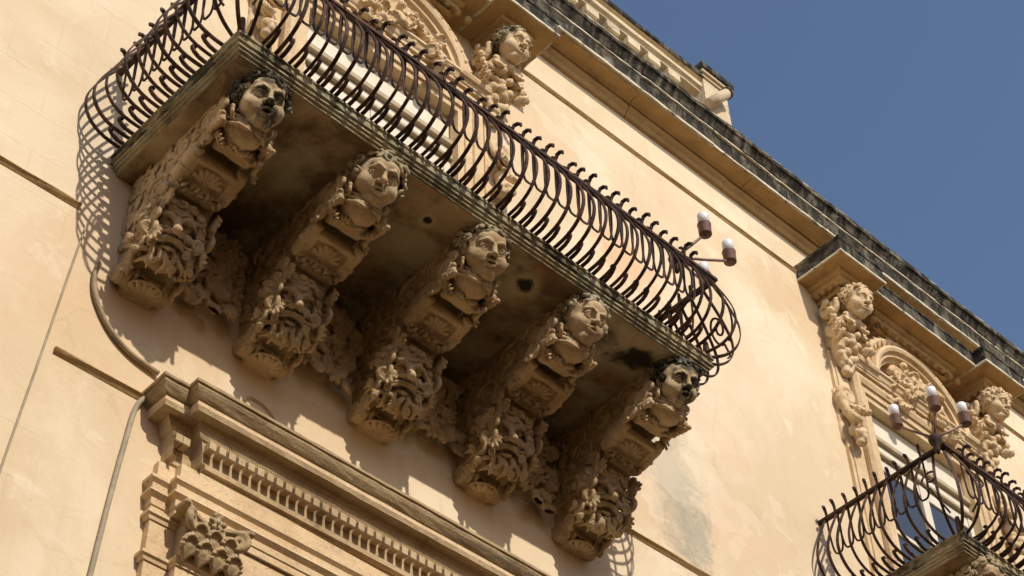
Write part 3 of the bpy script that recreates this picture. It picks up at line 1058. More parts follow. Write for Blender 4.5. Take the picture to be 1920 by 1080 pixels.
def make_frieze(seed, w=0.45):
    """fruit and foliage carved on the wall between two corbels (origin at its lower middle)"""
    r = random.Random(seed)
    v = Vol((-w / 2 - .05, -0.26, -0.06), (w / 2 + .05, 0.05, 0.75), 0.0115)
    v.ell((0, 0.0, 0.42), (w / 2, 0.075, 0.40), 0.02)
    for row in range(8):
        z = 0.04 + row * 0.088
        for i in range(5):
            x = (i - 2) * w / 5 + r.uniform(-.02, .02)
            d = 0.06 + 0.05 * math.cos(x / w * PI) * (1 - row / 8)
            c = (x, -d, z + r.uniform(-.03, .03))
            nrm = (r.uniform(-.4, .4), -1, r.uniform(-.7, .1))
            q = r.random()
            if q < .35:
                rosette(v, c, nrm, r.uniform(.045, .060), 6, .018, .003, r.uniform(0, 6))
            elif q < .85:
                g = r.uniform(-2.8, -.3)
                leaf(v, c, (c[0] + .12 * math.cos(g), c[1] - .015, c[2] + .12 * math.sin(g)), nrm, .050, .017, 3, .035, .003)
            else:
                for a in range(5):
                    v.ell((c[0] + .03 * math.cos(a * 1.26), c[1] - .02, c[2] + .03 * math.sin(a * 1.26)), .022, .003)
    v.rough(0.002, 45, seed)
    return v.mesh('foliage_relief')


CONSOLE = make_console()
CHEEK_L = make_cheek_relief(-1, 21)
CHEEK_R = make_cheek_relief(1, 22)
BASE = make_base_scroll()
PALM = make_palmette()
MASKS = [make_mask(31), make_mask(32), make_mask(33)]
FOLI = make_side_foliage()
CROWN = make_mask_crown()
BLOCK = make_block()
COLLAR = make_collar()
BUST = make_bust()


def head_on(parent, face, hair, loc, pitch, yaw=0.0, roll=0.0, sc_=1.0, fmat='stone', hmat='stone_hair'):
    """pitch > 0 looks down"""
    f = face.copy()
    f.materials.clear()
    f.materials.append(M[fmat])
    h = hair.copy()
    h.materials.clear()
    h.materials.append(M[hmat])
    ho = put('head', f, None, parent, loc, (0, 0, 0), (sc_, sc_, sc_))
    ho.rotation_euler = (Matrix.Rotation(yaw, 3, 'Z') @ Matrix.Rotation(pitch, 3, 'X') @ Matrix.Rotation(roll, 3, 'Y')).to_euler()
    put('hair', h, None, ho)
    return ho


def corbel(x, y, label, i, fmat='stone', hmat='stone_hair', pitch=33, yaw=0, roll=0, face=0, hair=0, sc_=1.0, rotz=0.0, mask=0, group='carved corbels under the long balcony'):
    t = thing('carved_corbel', label, 'corbel', (x, y, ZB), rotz, group)
    rv = random.Random(100 + i)
    j = lambda a: rv.uniform(-a, a)
    SX = (0.86 + j(.02), 1, 1)
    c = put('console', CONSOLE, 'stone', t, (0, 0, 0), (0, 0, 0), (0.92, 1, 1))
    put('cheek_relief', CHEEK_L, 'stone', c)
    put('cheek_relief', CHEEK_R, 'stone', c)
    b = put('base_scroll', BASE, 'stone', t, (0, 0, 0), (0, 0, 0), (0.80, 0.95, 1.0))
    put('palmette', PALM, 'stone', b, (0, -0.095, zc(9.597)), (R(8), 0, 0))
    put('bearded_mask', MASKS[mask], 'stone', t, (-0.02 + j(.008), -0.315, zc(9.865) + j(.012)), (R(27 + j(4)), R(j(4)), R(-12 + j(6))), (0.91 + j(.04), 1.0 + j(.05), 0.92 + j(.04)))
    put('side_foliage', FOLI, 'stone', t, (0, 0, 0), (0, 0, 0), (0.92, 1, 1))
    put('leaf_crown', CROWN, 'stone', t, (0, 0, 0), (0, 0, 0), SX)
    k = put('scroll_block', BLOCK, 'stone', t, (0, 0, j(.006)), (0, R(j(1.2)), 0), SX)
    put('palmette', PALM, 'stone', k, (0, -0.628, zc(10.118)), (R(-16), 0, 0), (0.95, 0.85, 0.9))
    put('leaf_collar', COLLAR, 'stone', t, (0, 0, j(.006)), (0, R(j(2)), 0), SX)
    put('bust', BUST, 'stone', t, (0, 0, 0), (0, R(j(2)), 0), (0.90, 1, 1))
    head_on(t, FACES[face], HAIRS[hair], (0, -1.115, zc(10.425)), R(pitch), R(yaw - 13), R(roll), sc_ * 0.94, fmat, hmat)
    return t


# ------------------------------------------------------------------ the setting: street below, palace front
Z0 = 10.686                      # upper edge of the balcony slabs
mb = MB()
mb.add([(-300, -300, 0), (300, -300, 0), (300, 300, 0), (-300, 300, 0)], [(0, 1, 2, 3)])
st = put('street', mb.mesh('street'), 'street')
st['kind'] = 'structure'
mb = MB()
mb.box((-60, -26, 0), (70, -12.5, 13.4))  # unseen row opposite, added to shade the street and balcony underside
mb.box((-60.2, -26.2, 13.403), (70.2, -12.2, 13.8))
oh = put('unseen_shading_houses', mb.mesh('unseen_shading_houses'), 'plaster')
oh['kind'] = 'structure'

WC = (2.12, 8.84)                # middles of the two balcony windows
WH, WT = 0.77, 13.56             # half width and top of their openings
facade = thing('palace_facade', 'ochre plastered palace wall with dark weathered roof cornice', 'building', (0, 0, 0))
mb = MB()
xs = [-40, WC[0] - WH, WC[0] + WH, WC[1] - WH, WC[1] + WH, 60]
zs = [0, Z0 - 0.02, WT, 15.60]
for i in range(5):
    for j in range(3):
        if i in (1, 3) and j == 1:
            continue
        a, b, c, d = xs[i], xs[i + 1], zs[j], zs[j + 1]
        mb.add([(a, 0, c), (b, 0, c), (b, 0, d), (a, 0, d)], [(0, 1, 2, 3)])
        mb.add([(a, 0.6, c), (b, 0.6, c), (b, 0.6, d), (a, 0.6, d)], [(3, 2, 1, 0)])
for w in WC:
    a, b, c, d = w - WH, w + WH, zs[1], zs[2]
    mb.add([(a, 0, c), (b, 0, c), (b, 0, d), (a, 0, d), (a, .6, c), (b, .6, c), (b, .6, d), (a, .6, d)],
           [(0, 4, 5, 1), (1, 5, 6, 2), (2, 6, 7, 3), (3, 7, 4, 0)])
mb.add([(-40, 0, 15.6), (60, 0, 15.6), (60, 12, 15.6), (-40, 12, 15.6)], [(0, 1, 2, 3)])
mb.add([(-40, 0, 0), (-40, 12, 0), (-40, 12, 15.6), (-40, 0, 15.6)], [(0, 1, 2, 3)])
mb.add([(60, 0, 0), (60, 12, 0), (60, 12, 15.6), (60, 0, 15.6)], [(3, 2, 1, 0)])
mb.add([(-40, 12, 0), (60, 12, 0), (60, 12, 15.6), (-40, 12, 15.6)], [(3, 2, 1, 0)])
put('wall', mb.mesh('wall'), 'plaster', facade)


def string_course(x0, x1, z, d=0.030, h=0.036):
    m = MB()
    m.runs([(0.05, z - h * .62), (-0.004, z - h * .62), (-d * .55, z - h * .22), (-d, z + h * .14), (-d, z + h * .34), (-d * .3, z + h * .5), (0.05, z + h * .52)], x0, x1, 0.2, 0.002)
    return put('string_course', m.mesh('string_course'), 'soffit', facade)


string_course(-14, -0.13, 10.09)
string_course(4.18, 16, 10.115)
string_course(-14, 0.62, 14.855, 0.028, 0.034)
string_course(3.60, 7.36, 14.855, 0.028, 0.034)
string_course(10.32, 20, 14.855, 0.028, 0.034)
string_course(-0.10, 0.52, 8.905, 0.032, 0.038)

# roof cornice: bed mould, soffit, pale fillet, blackened crown, laid in blocks with open joints
def course(name, prof, mat, L, jit, seed):
    r = random.Random(seed)
    x = -14.0
    while x < 26:
        x1 = x + (L * r.uniform(.8, 1.2) if -1 < x < 13 else 6.0)
        if x < -1 < x1:
            x1 = -1.0
        dy, dz = r.uniform(-.004, .004), r.uniform(-.003, .003)
        m_ = MB()
        m_.runs([(y + (dy if y < 0 else 0), z_ + dz) for y, z_ in prof], x + .004, x1 - .004, 0.09, jit)
        put(name, m_.mesh(name), mat, facade)
        x = x1


course('bed_mould', [(0.05, 15.30), (-0.035, 15.30), (-0.05, 15.35), (-0.085, 15.37), (-0.085, 15.412), (0.05, 15.412)], 'soffit', 1.6, .002, 1)
course('cornice_soffit', [(0.05, 15.422), (-0.105, 15.422), (-0.115, 15.442), (-0.245, 15.450), (0.05, 15.490)], 'soffit', 1.5, .002, 2)
course('cornice_fillet', [(0.05, 15.468), (-0.235, 15.460), (-0.262, 15.470), (-0.262, 15.497), (0.05, 15.512)], 'fillet', 1.1, .004, 3)
course('cornice_face', [(0.05, 15.506), (-0.250, 15.506), (-0.252, 15.60), (-0.265, 15.66), (0.05, 15.665)], 'cornice', 1.1, .004, 3)
course('cornice_fillet', [(0.05, 15.672), (-0.270, 15.673), (-0.284, 15.679), (-0.284, 15.692), (0.05, 15.697)], 'fillet', 0.9, .004, 4)
course('cornice_crown', [(0.05, 15.704), (-0.290, 15.702), (-0.305, 15.74), (-0.335, 15.79), (-0.350, 15.795), (-0.350, 15.843), (0.3, 15.89)], 'cornice', 0.9, .005, 4)
course('cornice_lip', [(0.3, 15.897), (-0.344, 15.851), (-0.352, 15.857), (-0.346, 15.864), (0.3, 15.912)], 'fillet', 0.9, .004, 4)

# ------------------------------------------------------------------ long balcony
B1ROT = math.atan2(0.042, 4.17)
SLAB_LEV = [(0.0, 0.0), (0.0, -0.020), (0.010, -0.026), (0.010, -0.058), (0.002, -0.066), (0.002, -0.082), (0.016, -0.086), (0.020, -0.1)]
FILL_LEV = [(0.03, -0.080), (0.018, -0.0865), (0.018, -0.106), (0.034, -0.107), (0.034, -0.126), (0.052, -0.127), (0.052, -0.146), (0.066, -0.147), (0.07, -0.150)]


def slab(x0, w, d, label, rotz=0.0):
    t = thing('balcony_slab', label, 'balcony', (x0, 0, Z0), rotz)
    m = MB()
    m.mould(SLAB_LEV, 0, w, d, 0.2, 0.05, 0.0035)
    put('moulded_edge', m.mesh('moulded_edge'), 'slab', t)
    m = MB()
    m.mould(FILL_LEV, 0, w, d, 0.2, 0.05, 0.0022)
    put('stepped_fillets', m.mesh('stepped_fillets'), 'slabpale', t)
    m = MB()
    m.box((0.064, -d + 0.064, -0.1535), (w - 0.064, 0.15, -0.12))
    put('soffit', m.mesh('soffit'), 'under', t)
    return t


W1, D1 = 4.17, 1.313
slab(0, W1, D1, 'long stone balcony slab with blackened moulded edge on five carved corbels', B1ROT)

cx = [0.33 + 0.905 * i for i in range(5)]
CL = ['carved corbel at the left end, its boy head blackened across mouth and hair',
      'second corbel from the left, round-faced head below the moulded slab edge',
      'middle corbel of the five, smiling head with grey curls',
      'second corbel from the right, head looking out beside dark soffit stains',
      'carved corbel at the right end with black-stained curly head']
spec = [dict(fmat='blackface', hmat='stone_black', face=0, hair=0, yaw=4, roll=-4, pitch=30, mask=0),
        dict(face=1, hair=1, yaw=-3, roll=7, pitch=36, mask=1),
        dict(face=2, hair=2, yaw=2, roll=-4, pitch=32, mask=2),
        dict(face=3, hair=3, yaw=11, roll=2, pitch=29, mask=0, sc_=0.96),
        dict(fmat='blackface', hmat='stone_black', face=0, hair=1, yaw=4, roll=-4, mask=1, sc_=0.97)]
for i in range(5):
    corbel(cx[i], 0.010 * cx[i] * 0.9, CL[i], i, rotz=B1ROT, **spec[i])
for i in range(4):
    f = put('foliage_relief', make_frieze(50 + i), 'stone', None, ((cx[i] + cx[i + 1]) / 2, 0, 9.80))
    tag(f, ['carved fruit and leaves on the wall between the first two corbels from the left', 'carved foliage on the wall between second and middle corbel',
            'carved foliage on the wall between middle corbel and second from the right', 'carved foliage on the wall between the two rightmost corbels'][i],
        'relief', 'foliage reliefs between the corbels')

# ------------------------------------------------------------------ iron railings
PROF = [(0.012, -0.06), (0.012, 0.0), (0.018, 0.07), (0.035, 0.135), (0.070, 0.195), (0.115, 0.238), (0.170, 0.268), (0.235, 0.284), (0.300, 0.284), (0.370, 0.268),
        (0.45, 0.238), (0.53, 0.204), (0.61, 0.164), (0.70, 0.114), (0.80, 0.06)]
PH, PO = np.array([p[0] for p in PROF]), np.array([p[1] for p in PROF])
PS = np.concatenate([[0], np.cumsum(np.hypot(np.diff(PH), np.diff(PO)))])


def on_prof(s):
    """height and stand-out at a length s along the bellied profile"""
    f = [(float(np.interp(q, PS, PH)), float(np.interp(q, PS, PO))) for q in (max(s - .03, 0), s, min(s + .03, PS[-1]))]
    if s < .03 or s > PS[-1] - .03:
        return f[1]
    return (f[0][0] + f[1][0] + f[2][0]) / 3, (f[0][1] + f[1][1] + f[2][1]) / 3


def s_of(h):
    return float(np.interp(h, PH[1:], PS[1:]))


def bulge(h):
    return on_prof(s_of(h))[1]


def norm_s(s):
    a, b = on_prof(max(s - .02, 0)), on_prof(min(s + .02, PS[-1]))
    return (0, -(b[0] - a[0]), -(b[1] - a[1]))


def prof_n(h):
    return norm_s(s_of(h))


def dense(n=26):
    return [on_prof(q) + (q,) for q in np.linspace(0, PS[-1], n)]


def bar_mesh():
    m = MB()
    m.strap([(0, -o, h) for h, o, q in dense()], [norm_s(q) for h, o, q in dense()], 0.022, 0.011)
    return m.mesh('bar')


def loop_mesh(sp):
    m = MB()
    P, N = [], []
    for g in np.linspace(0, PI, 23):
        c, q = math.cos(g), math.sin(g)
        x = sp * 0.56 * math.copysign(abs(c) ** 0.55, c)
        h = 0.795 - 0.37 * q ** 0.6
        P.append((x, -0.050 + 0.010 * q, h))
        N.append((0.0, -1.0, -0.25))
    m.strap(P, N, 0.015, 0.009)
    return m.mesh('loop')


def hook_mesh():
    m = MB()
    P = [(0, 0.055, .014), (0, -0.01, .015), (0, -0.050, .022), (0, -0.082, .040), (0, -0.104, .066), (0, -0.106, .084), (0, -0.092, .094), (0, -0.074, .086)]
    N = [(0, 0, -1)] * 2 + [(0, -.3, -1), (0, -.6, -.8), (0, -1, -.2), (0, -.7, .7), (0, 0, 1), (0, .5, .6)]
    m.strap(P, N, 0.025, 0.012)
    return m.mesh('hook')


def finial_mesh():
    m = MB()
    m.strap([(0, -.06, .80), (0, -.062, .845), (0.002, -.068, .880)], (0, -1, 0), .018, .016)
    pts = [(0.002, -.066, .862), (0.004, -.080, .892), (0.012, -.104, .900), (0.020, -.124, .888), (0.022, -.124, .868)]
    m.tube(pts, [.013, .015, .015, .013, .009], 6)
    pts = [(0.0, -.062, .862), (-0.012, -.046, .886), (-0.020, -.030, .890)]
    m.tube(pts, [.011, .013, .009], 6)
    return m.mesh('finial')


def cscroll_mesh(sgn):
    """C scroll lying on the bulging surface near a corner"""
    m = MB()
    P, N = [], []
    for p in spiral((0, 0, 0), (1, 0, 0), (0, 0, 1), 0.105, 0.022, 1.35, -PI / 2, 30, sgn):
        h = 0.46 + float(p[2]) * 1.3
        P.append((float(p[0]), -bulge(h) - .004, h))
        N.append(tuple(prof_n(h)))
    tail = []
    for t in np.linspace(1, 0, 8):
        h = 0.08 + (0.46 - 0.105 * 1.3 - 0.08) * (1 - t) ** .8
        tail.append(((-sgn) * 0.10 * t ** 1.6, -bulge(h) - .004, h))
    N = [tuple(prof_n(p[2])) for p in tail[:-1]] + N
    P = tail[:-1] + P
    m.strap(P, N, 0.016, 0.012)
    return m.mesh('corner_scroll')


SP = 0.107
BAR, LOOP, HOOK, FIN = bar_mesh(), loop_mesh(SP), hook_mesh(), finial_mesh()
CS = {1: cscroll_mesh(1), -1: cscroll_mesh(-1)}


def railing(x0, w, d, label, rotz=0.0):
    t = thing('balcony_railing', label, 'railing', (x0, 0, Z0), rotz, 'bellied iron railings')
    sides = []
    nf = int(round((w - 0.34) / SP))
    sf = (w - 0.34) / nf
    sides.append([((0.17 + sf * i, -d, 0), 0.0) for i in range(nf + 1)])
    ns = int(round((d - 0.25) / SP))
    ss = (d - 0.25) / ns
    sides.append([((0, -0.08 - ss * i, 0), -PI / 2) for i in range(ns + 1)])
    sides.append([((w, -0.08 - ss * i, 0), PI / 2) for i in range(ns + 1)])
    r = random.Random(5)
    for S in sides:
        for i, (p, a) in enumerate(S):
            put('bar', BAR, 'iron', t, (p[0] + r.uniform(-.004, .004) * (a == 0), p[1] + r.uniform(-.004, .004) * (a != 0), r.uniform(-.006, .002)), (r.uniform(-.015, .015), r.uniform(-.012, .012), a + r.uniform(-.05, .05)), (r.uniform(.85, 1.12), r.uniform(.96, 1.04), 1))
            put('finial', FIN, 'iron', t, p, (r.uniform(-.03, .03), 0, a + r.uniform(-.2, .2)))
            if i < len(S) - 1:
                q = S[i + 1][0]
                c = ((p[0] + q[0]) / 2, (p[1] + q[1]) / 2, 0)
                put('hook', HOOK, 'iron', t, ((p[0] * .62 + q[0] * .38), (p[1] * .62 + q[1] * .38), 0), (r.uniform(-.05, .05), 0, a + r.uniform(-.05, .05)))
                if True:
                    put('loop', LOOP, 'iron', t, c, (0, 0, a + r.uniform(-.04, .04)))
    # corner bars and scrolls
    for sx, ang in ((0, -PI / 4), (w, PI / 4)):
        put('corner_bar', BAR, 'iron', t, (sx, -d, 0), (0, 0, ang), (1.15, 0.76, 1))
        s = 1 if sx == 0 else -1
        put('corner_bar', BAR, 'iron', t, (sx + s * .075, -d, 0), (0, 0, ang * .45), (1, 0.88, 1))
        put('corner_bar', BAR, 'iron', t, (sx, -d + .075, 0), (0, 0, ang * 1.55), (1, 0.88, 1))
        m = MB()
        px = 0.03 if sx == 0 else w - 0.03
        m.tube([(px, -d + .03, 0), (px, -d + .03, .10), (px, -d + .03, .16)], [.026, .024, .018], 8)
        put('corner_foot', m.mesh('corner_foot'), 'iron', t)
        s = 1 if sx == 0 else -1
        put('corner_scroll', CS[s], 'iron', t, (sx + s * .10, -d + .03, 0), (0, 0, ang * .25), (.85, .92, 1))
        put('corner_scroll', CS[-s], 'iron', t, (sx + s * .03, -d + .10, 0), (0, 0, ang * 1.75), (.85, .92, 1))
    m = MB()
    o = 0.06
    m.strap([(-o, 0.05, .80), (-o, -d - o, .80)], (0, 0, 1), 0.044, 0.026)
    m.strap([(-o - .017, -d - o, .80), (w + o + .017, -d - o, .80)], (0, 0, 1), 0.044, 0.0265)
    m.strap([(w + o, -d - o, .80), (w + o, 0.05, .80)], (0, 0, 1), 0.044, 0.026)
    put('top_rail', m.mesh('top_rail'), 'iron', t)
    m = MB()
    m.strap([(0.06, 0.05, .030), (0.06, -d + .06, .030)], (1, 0, 0), 0.025, 0.008)
    m.strap([(0.056, -d + .06, .030), (w - .056, -d + .06, .030)], (0, 1, 0), 0.025, 0.008)
    m.strap([(w - .06, -d + .06, .030), (w - .06, 0.05, .030)], (1, 0, 0), 0.025, 0.008)
    put('foot_rail', m.mesh('foot_rail'), 'iron', t)
    return t


railing(0, W1, D1, 'long bellied wrought-iron railing of the large balcony', B1ROT)

# ------------------------------------------------------------------ lamps on the railings
def candelabrum(hub, cups, label):
    t = thing('balcony_lamp', label, 'lamp', hub, 0, 'three-armed lamps on the railings')
    hv = Vector(hub)
    m = MB()
    m.lathe([(0.010, -0.15), (0.022, -0.12), (0.028, -0.07), (0.048, -0.03), (0.056, 0.0), (0.046, 0.03), (0.025, 0.05), (0.010, 0.06)], 18)
    put('hub', m.mesh('hub', True), 'iron', t)
    for c in cups:
        c = Vector(c) - hv
        a = Vector((0, 0, 0.02))
        e = c + Vector((0, 0, -0.070))
        m = MB()
        m.tube([a, a.lerp(e, .5) + Vector((0, 0, -.006)), e], 0.011, 8)
        put('arm', m.mesh('arm', True), 'lampmetal', t)
        m = MB()
        m.lathe([(0.018, -0.085), (0.044, -0.083), (0.049, -0.078), (0.049, 0.016), (0.053, 0.020), (0.053, 0.030), (0.036, 0.031)], 22)
        k = put('lamp_cup', m.mesh('lamp_cup', True), 'lampmetal', t, c)
        m = MB()
        m.lathe([(0.042, 0.0312), (0.044, 0.130), (0.042, 0.135), (0.038, 0.135), (0.037, 0.11), (0.010, 0.108)], 22)
        put('lamp_glass', m.mesh('lamp_glass', True), 'lampglass', k)
    return t


candelabrum((3.89, -1.28, 11.50), [(4.07, -1.445, 11.84), (4.41, -1.38, 11.84), (4.44, -1.10, 11.84)], 'three-armed brown lamp with white glasses on the long balcony railing')

# ------------------------------------------------------------------ second balcony
W2 = 3.62
X2 = 7.03
D2 = 1.25
slab(X2, W2, D2, 'stone balcony slab at the lower right corner, cut by the picture edge')
railing(X2, W2, D2, 'bellied wrought-iron railing of the small balcony at lower right')
corbel(X2 + 0.36, 0.0, 'carved corbel under the lower right balcony, only its grey head showing', 5, face=1, hair=0, hmat='stone_hair', mask=2, group='corbels of the right balcony')
candelabrum((6.90, -1.29, 11.52), [(6.75, -1.07, 11.80), (6.83, -1.40, 11.82), (7.16, -1.455, 11.81)], 'three-armed brown lamp with white glasses on the right balcony corner')


# ------------------------------------------------------------------ windows with carved surrounds
def make_tympanum(seed):
    r = random.Random(seed)
    v = Vol((-0.66, -0.30, -0.32), (0.66, 0.06, 0.62), 0.0135)
    # shell-like middle mass with scrolls and foliage to either side
    v.ell((0, -0.03, 0.18), (0.20, 0.13, 0.24), 0.03)
    for s in (-1, 1):
        for (x, z, rad, tn, a0) in ((0.20, 0.34, 0.10, 1.6, 0.2), (0.33, 0.10, 0.12, 1.7, 1.6), (0.50, -0.08, 0.09, 1.5, 0.6), (0.14, -0.05, 0.08, 1.4, 2.0)):
            v.tube(spiral((s * x, -0.09, z), (s, 0, 0), (0, 0, 1), rad, rad * .2, tn, a0, 24), [0.034, 0.018], 0.006)
        for i in range(26):
            a = r.uniform(-.6, 1.5)
            q = r.uniform(.12, .56)
            c = (s * q * math.cos(a), -0.08 - .07 * (1 - q), q * math.sin(a) * .95 + .02)
            if r.random() < .5:
                g = r.uniform(0, 6.28)
                leaf(v, c, (c[0] + .12 * math.cos(g), c[1] - .05, c[2] + .12 * math.sin(g)), (0, -1, 0), .05, .018, 3, .06, .006)
            elif r.random() < .5:
                curl(v, c, (s * .3, -1, -.2), .05, .021, 1.3, r.uniform(0, 6), s, .004, .8)
            else:
                v.ell(c, r.uniform(.03, .05), .005)
    for i in range(9):
        a = -1.3 + 2.6 * i / 8
        v.cap((0.04 * math.sin(a), -0.13, 0.18), (0.17 * math.sin(a), -0.17, 0.20 + 0.17 * math.cos(a)), .02, .032, .004)
    v.ell((0, -0.17, 0.12), (0.075, 0.07, 0.09), .02)
    v.rough(0.003, 40, seed)
    return v.mesh('foliage')


def make_fruit(seed):
    r = random.Random(seed)
    v = Vol((-0.22, -0.34, -0.62), (0.22, 0.05, 0.08), 0.0115)
    v.ell((0, -0.05, -0.22), (0.13, 0.09, 0.30), 0.02)
    for i in range(44):
        t = i / 43
        z = 0.02 - 0.56 * t
        w = 0.155 * (1 - t) ** .55 + .015
        a = i * 2.4
        c = (w * math.cos(a), -0.09 - 0.12 * (1 - t) * abs(math.sin(a)), z)
        v.ell(c, r.uniform(.030, .048), .004)
    for s in (-1, 1):
        leaf(v, (s * .06, -.12, 0.03), (s * .17, -.15, -.12), (s * .3, -1, 0), .05, .016, 3, .05, .005)
    v.rough(0.002, 50, seed)
    return v.mesh('fruit_garland')


def make_bracket():
    v = Vol((-0.24, -0.44, -0.30), (0.24, 0.06, 0.42), 0.0115)
    v.rbox((0, -0.08, 0.10), (0.115, 0.12, 0.28), 0.04, 0.02)
    for s in (-1, 1):
        v.tube(spiral((s * 0.16, -0.14, 0.22), (0, -1, 0), (0, 0, 1), 0.115, 0.016, 1.9, 0.4, 28, -1), [0.032, 0.018], 0.005)
        v.tube(spiral((s * 0.16, -0.16, -0.06), (0, -1, 0), (0, 0, 1), 0.085, 0.014, 1.7, 2.4, 24, 1), [0.026, 0.015], 0.005)
        for i in range(5):
            leaf(v, (s * .15, -.05 - .03 * i, .30 - .12 * i), (s * .19, -.19 - .03 * i, .24 - .12 * i), (s, -.3, 0), .045, .015, 3, .045, .005)
        leaf(v, (s * .05, -.25, .06), (s * .13, -.31, -.08), (s * .3, -1, 0), .05, .016, 3, .04, .004)
        v.tube(spiral((s * 0.10, -0.30, 0.02), (s, 0, 0), (0, 0, 1), 0.055, 0.010, 1.5, 0.6, 20, 1), [0.020, 0.012], 0.003)
    v.cap((0, -0.20, 0.0), (0, -0.30, 0.12), 0.075, 0.072, 0.03)
    v.rough(0.0025, 40, 8)
    return v.mesh('bracket')


def make_side_ornament():
    v = Vol((-0.20, -0.30, -0.42), (0.20, 0.05, 0.40), 0.0115)
    v.tube(spiral((0, -0.08, 0.22), (1, 0, 0), (0, 0, 1), 0.12, 0.02, 1.8, -1.2, 28, 1), [0.04, 0.022], 0.006)
    v.tube([(0.10, -.06, .16), (0.06, -.09, 0.0), (-0.02, -.10, -.12), (0.04, -.09, -.26)], [.045, .042, .04, .03], .01)
    leaf(v, (0, -.10, .10), (-.10, -.17, -.06), (0, -1, 0), .07, .022, 4, .07, .006)
    leaf(v, (0.02, -.10, -.06), (.10, -.16, -.20), (0, -1, 0), .06, .020, 4, .06, .006)
    for i in range(12):
        a = i * 2.4
        v.ell((0.05 * math.cos(a), -0.11 - .03 * (i % 3), -0.24 - .012 * i + .03 * math.sin(a)), .042, .004)
    v.rbox((0, 0, 0), (.11, .035, .33), .03, .02)
    v.rough(0.0025, 40, 9)
    return v.mesh('side_scroll')


def make_leaf_scale():
    v = Vol((-0.075, -0.06, -0.03), (0.075, 0.06, 0.14), 0.0105)
    for a in (-.5, -.25, 0, .25, .5):
        v.tube([(0.02 * a, 0, 0), (0.10 * a, -0.022, 0.06), (0.115 * a, -0.010, 0.12 - .05 * abs(a))], [.016, .017, .010], .003)
    return v.mesh('leaf_scale')


def make_egg():
    m = MB()
    n = 8
    V, F = [], []
    prof = [(0.010, 0.0), (0.034, 0.016), (0.040, 0.042), (0.030, 0.066), (0.008, 0.076)]
    m.lathe(prof, 10)
    return m.mesh('leaf_dentil', True)


TYMP = [make_tympanum(71), make_tympanum(72)]
FRUIT, BRACKET, SIDEORN, SCALE, EGG = make_fruit(81), make_bracket(), make_side_ornament(), make_leaf_scale(), make_egg()


def arch_path(rad, zc_, ear, n=36):
    a0 = R(4)
    pts = [(-ear, zc_ + rad * math.sin(a0)), (-rad * math.cos(a0), zc_ + rad * math.sin(a0))]
    pts += [(-rad * math.cos(a0 + (PI - 2 * a0) * i / n), zc_ + rad * math.sin(a0 + (PI - 2 * a0) * i / n)) for i in range(1, n)]
    return pts + [(rad * math.cos(a0), zc_ + rad * math.sin(a0)), (ear, zc_ + rad * math.sin(a0))]


def sweep_wall(m, path, prof):
    """sweep profile (offset outwards in the wall plane, stand-out) along a path in x z"""
    V = []
    n = len(path)
    for i, (x, z) in enumerate(path):
        def dr(a, b):
            dx, dz = path[b][0] - path[a][0], path[b][1] - path[a][1]
            L = math.hypot(dx, dz)
            return (-dz / L, dx / L)
        n1 = dr(max(i - 1, 0), max(i, 1)) if i > 0 else dr(0, 1)
        n2 = dr(i, i + 1) if i < n - 1 else n1
        mx, mz = n1[0] + n2[0], n1[1] + n2[1]
        L2 = (mx * mx + mz * mz) / 2 / (1 + 1e-9)
        k = 1 / max(0.35, (mx * n1[0] + mz * n1[1]))
        for o, d in prof:
            V.append((x + mx * k * o, -d, z + mz * k * o))
    q = len(prof)
    F = []
    for i in range(n - 1):
        for j in range(q):
            F.append((i * q + j, i * q + (j + 1) % q, (i + 1) * q + (j + 1) % q, (i + 1) * q + j))
    F += [tuple(range(q - 1, -1, -1)), tuple(range((n - 1) * q, n * q))]
    m.add(V, F)


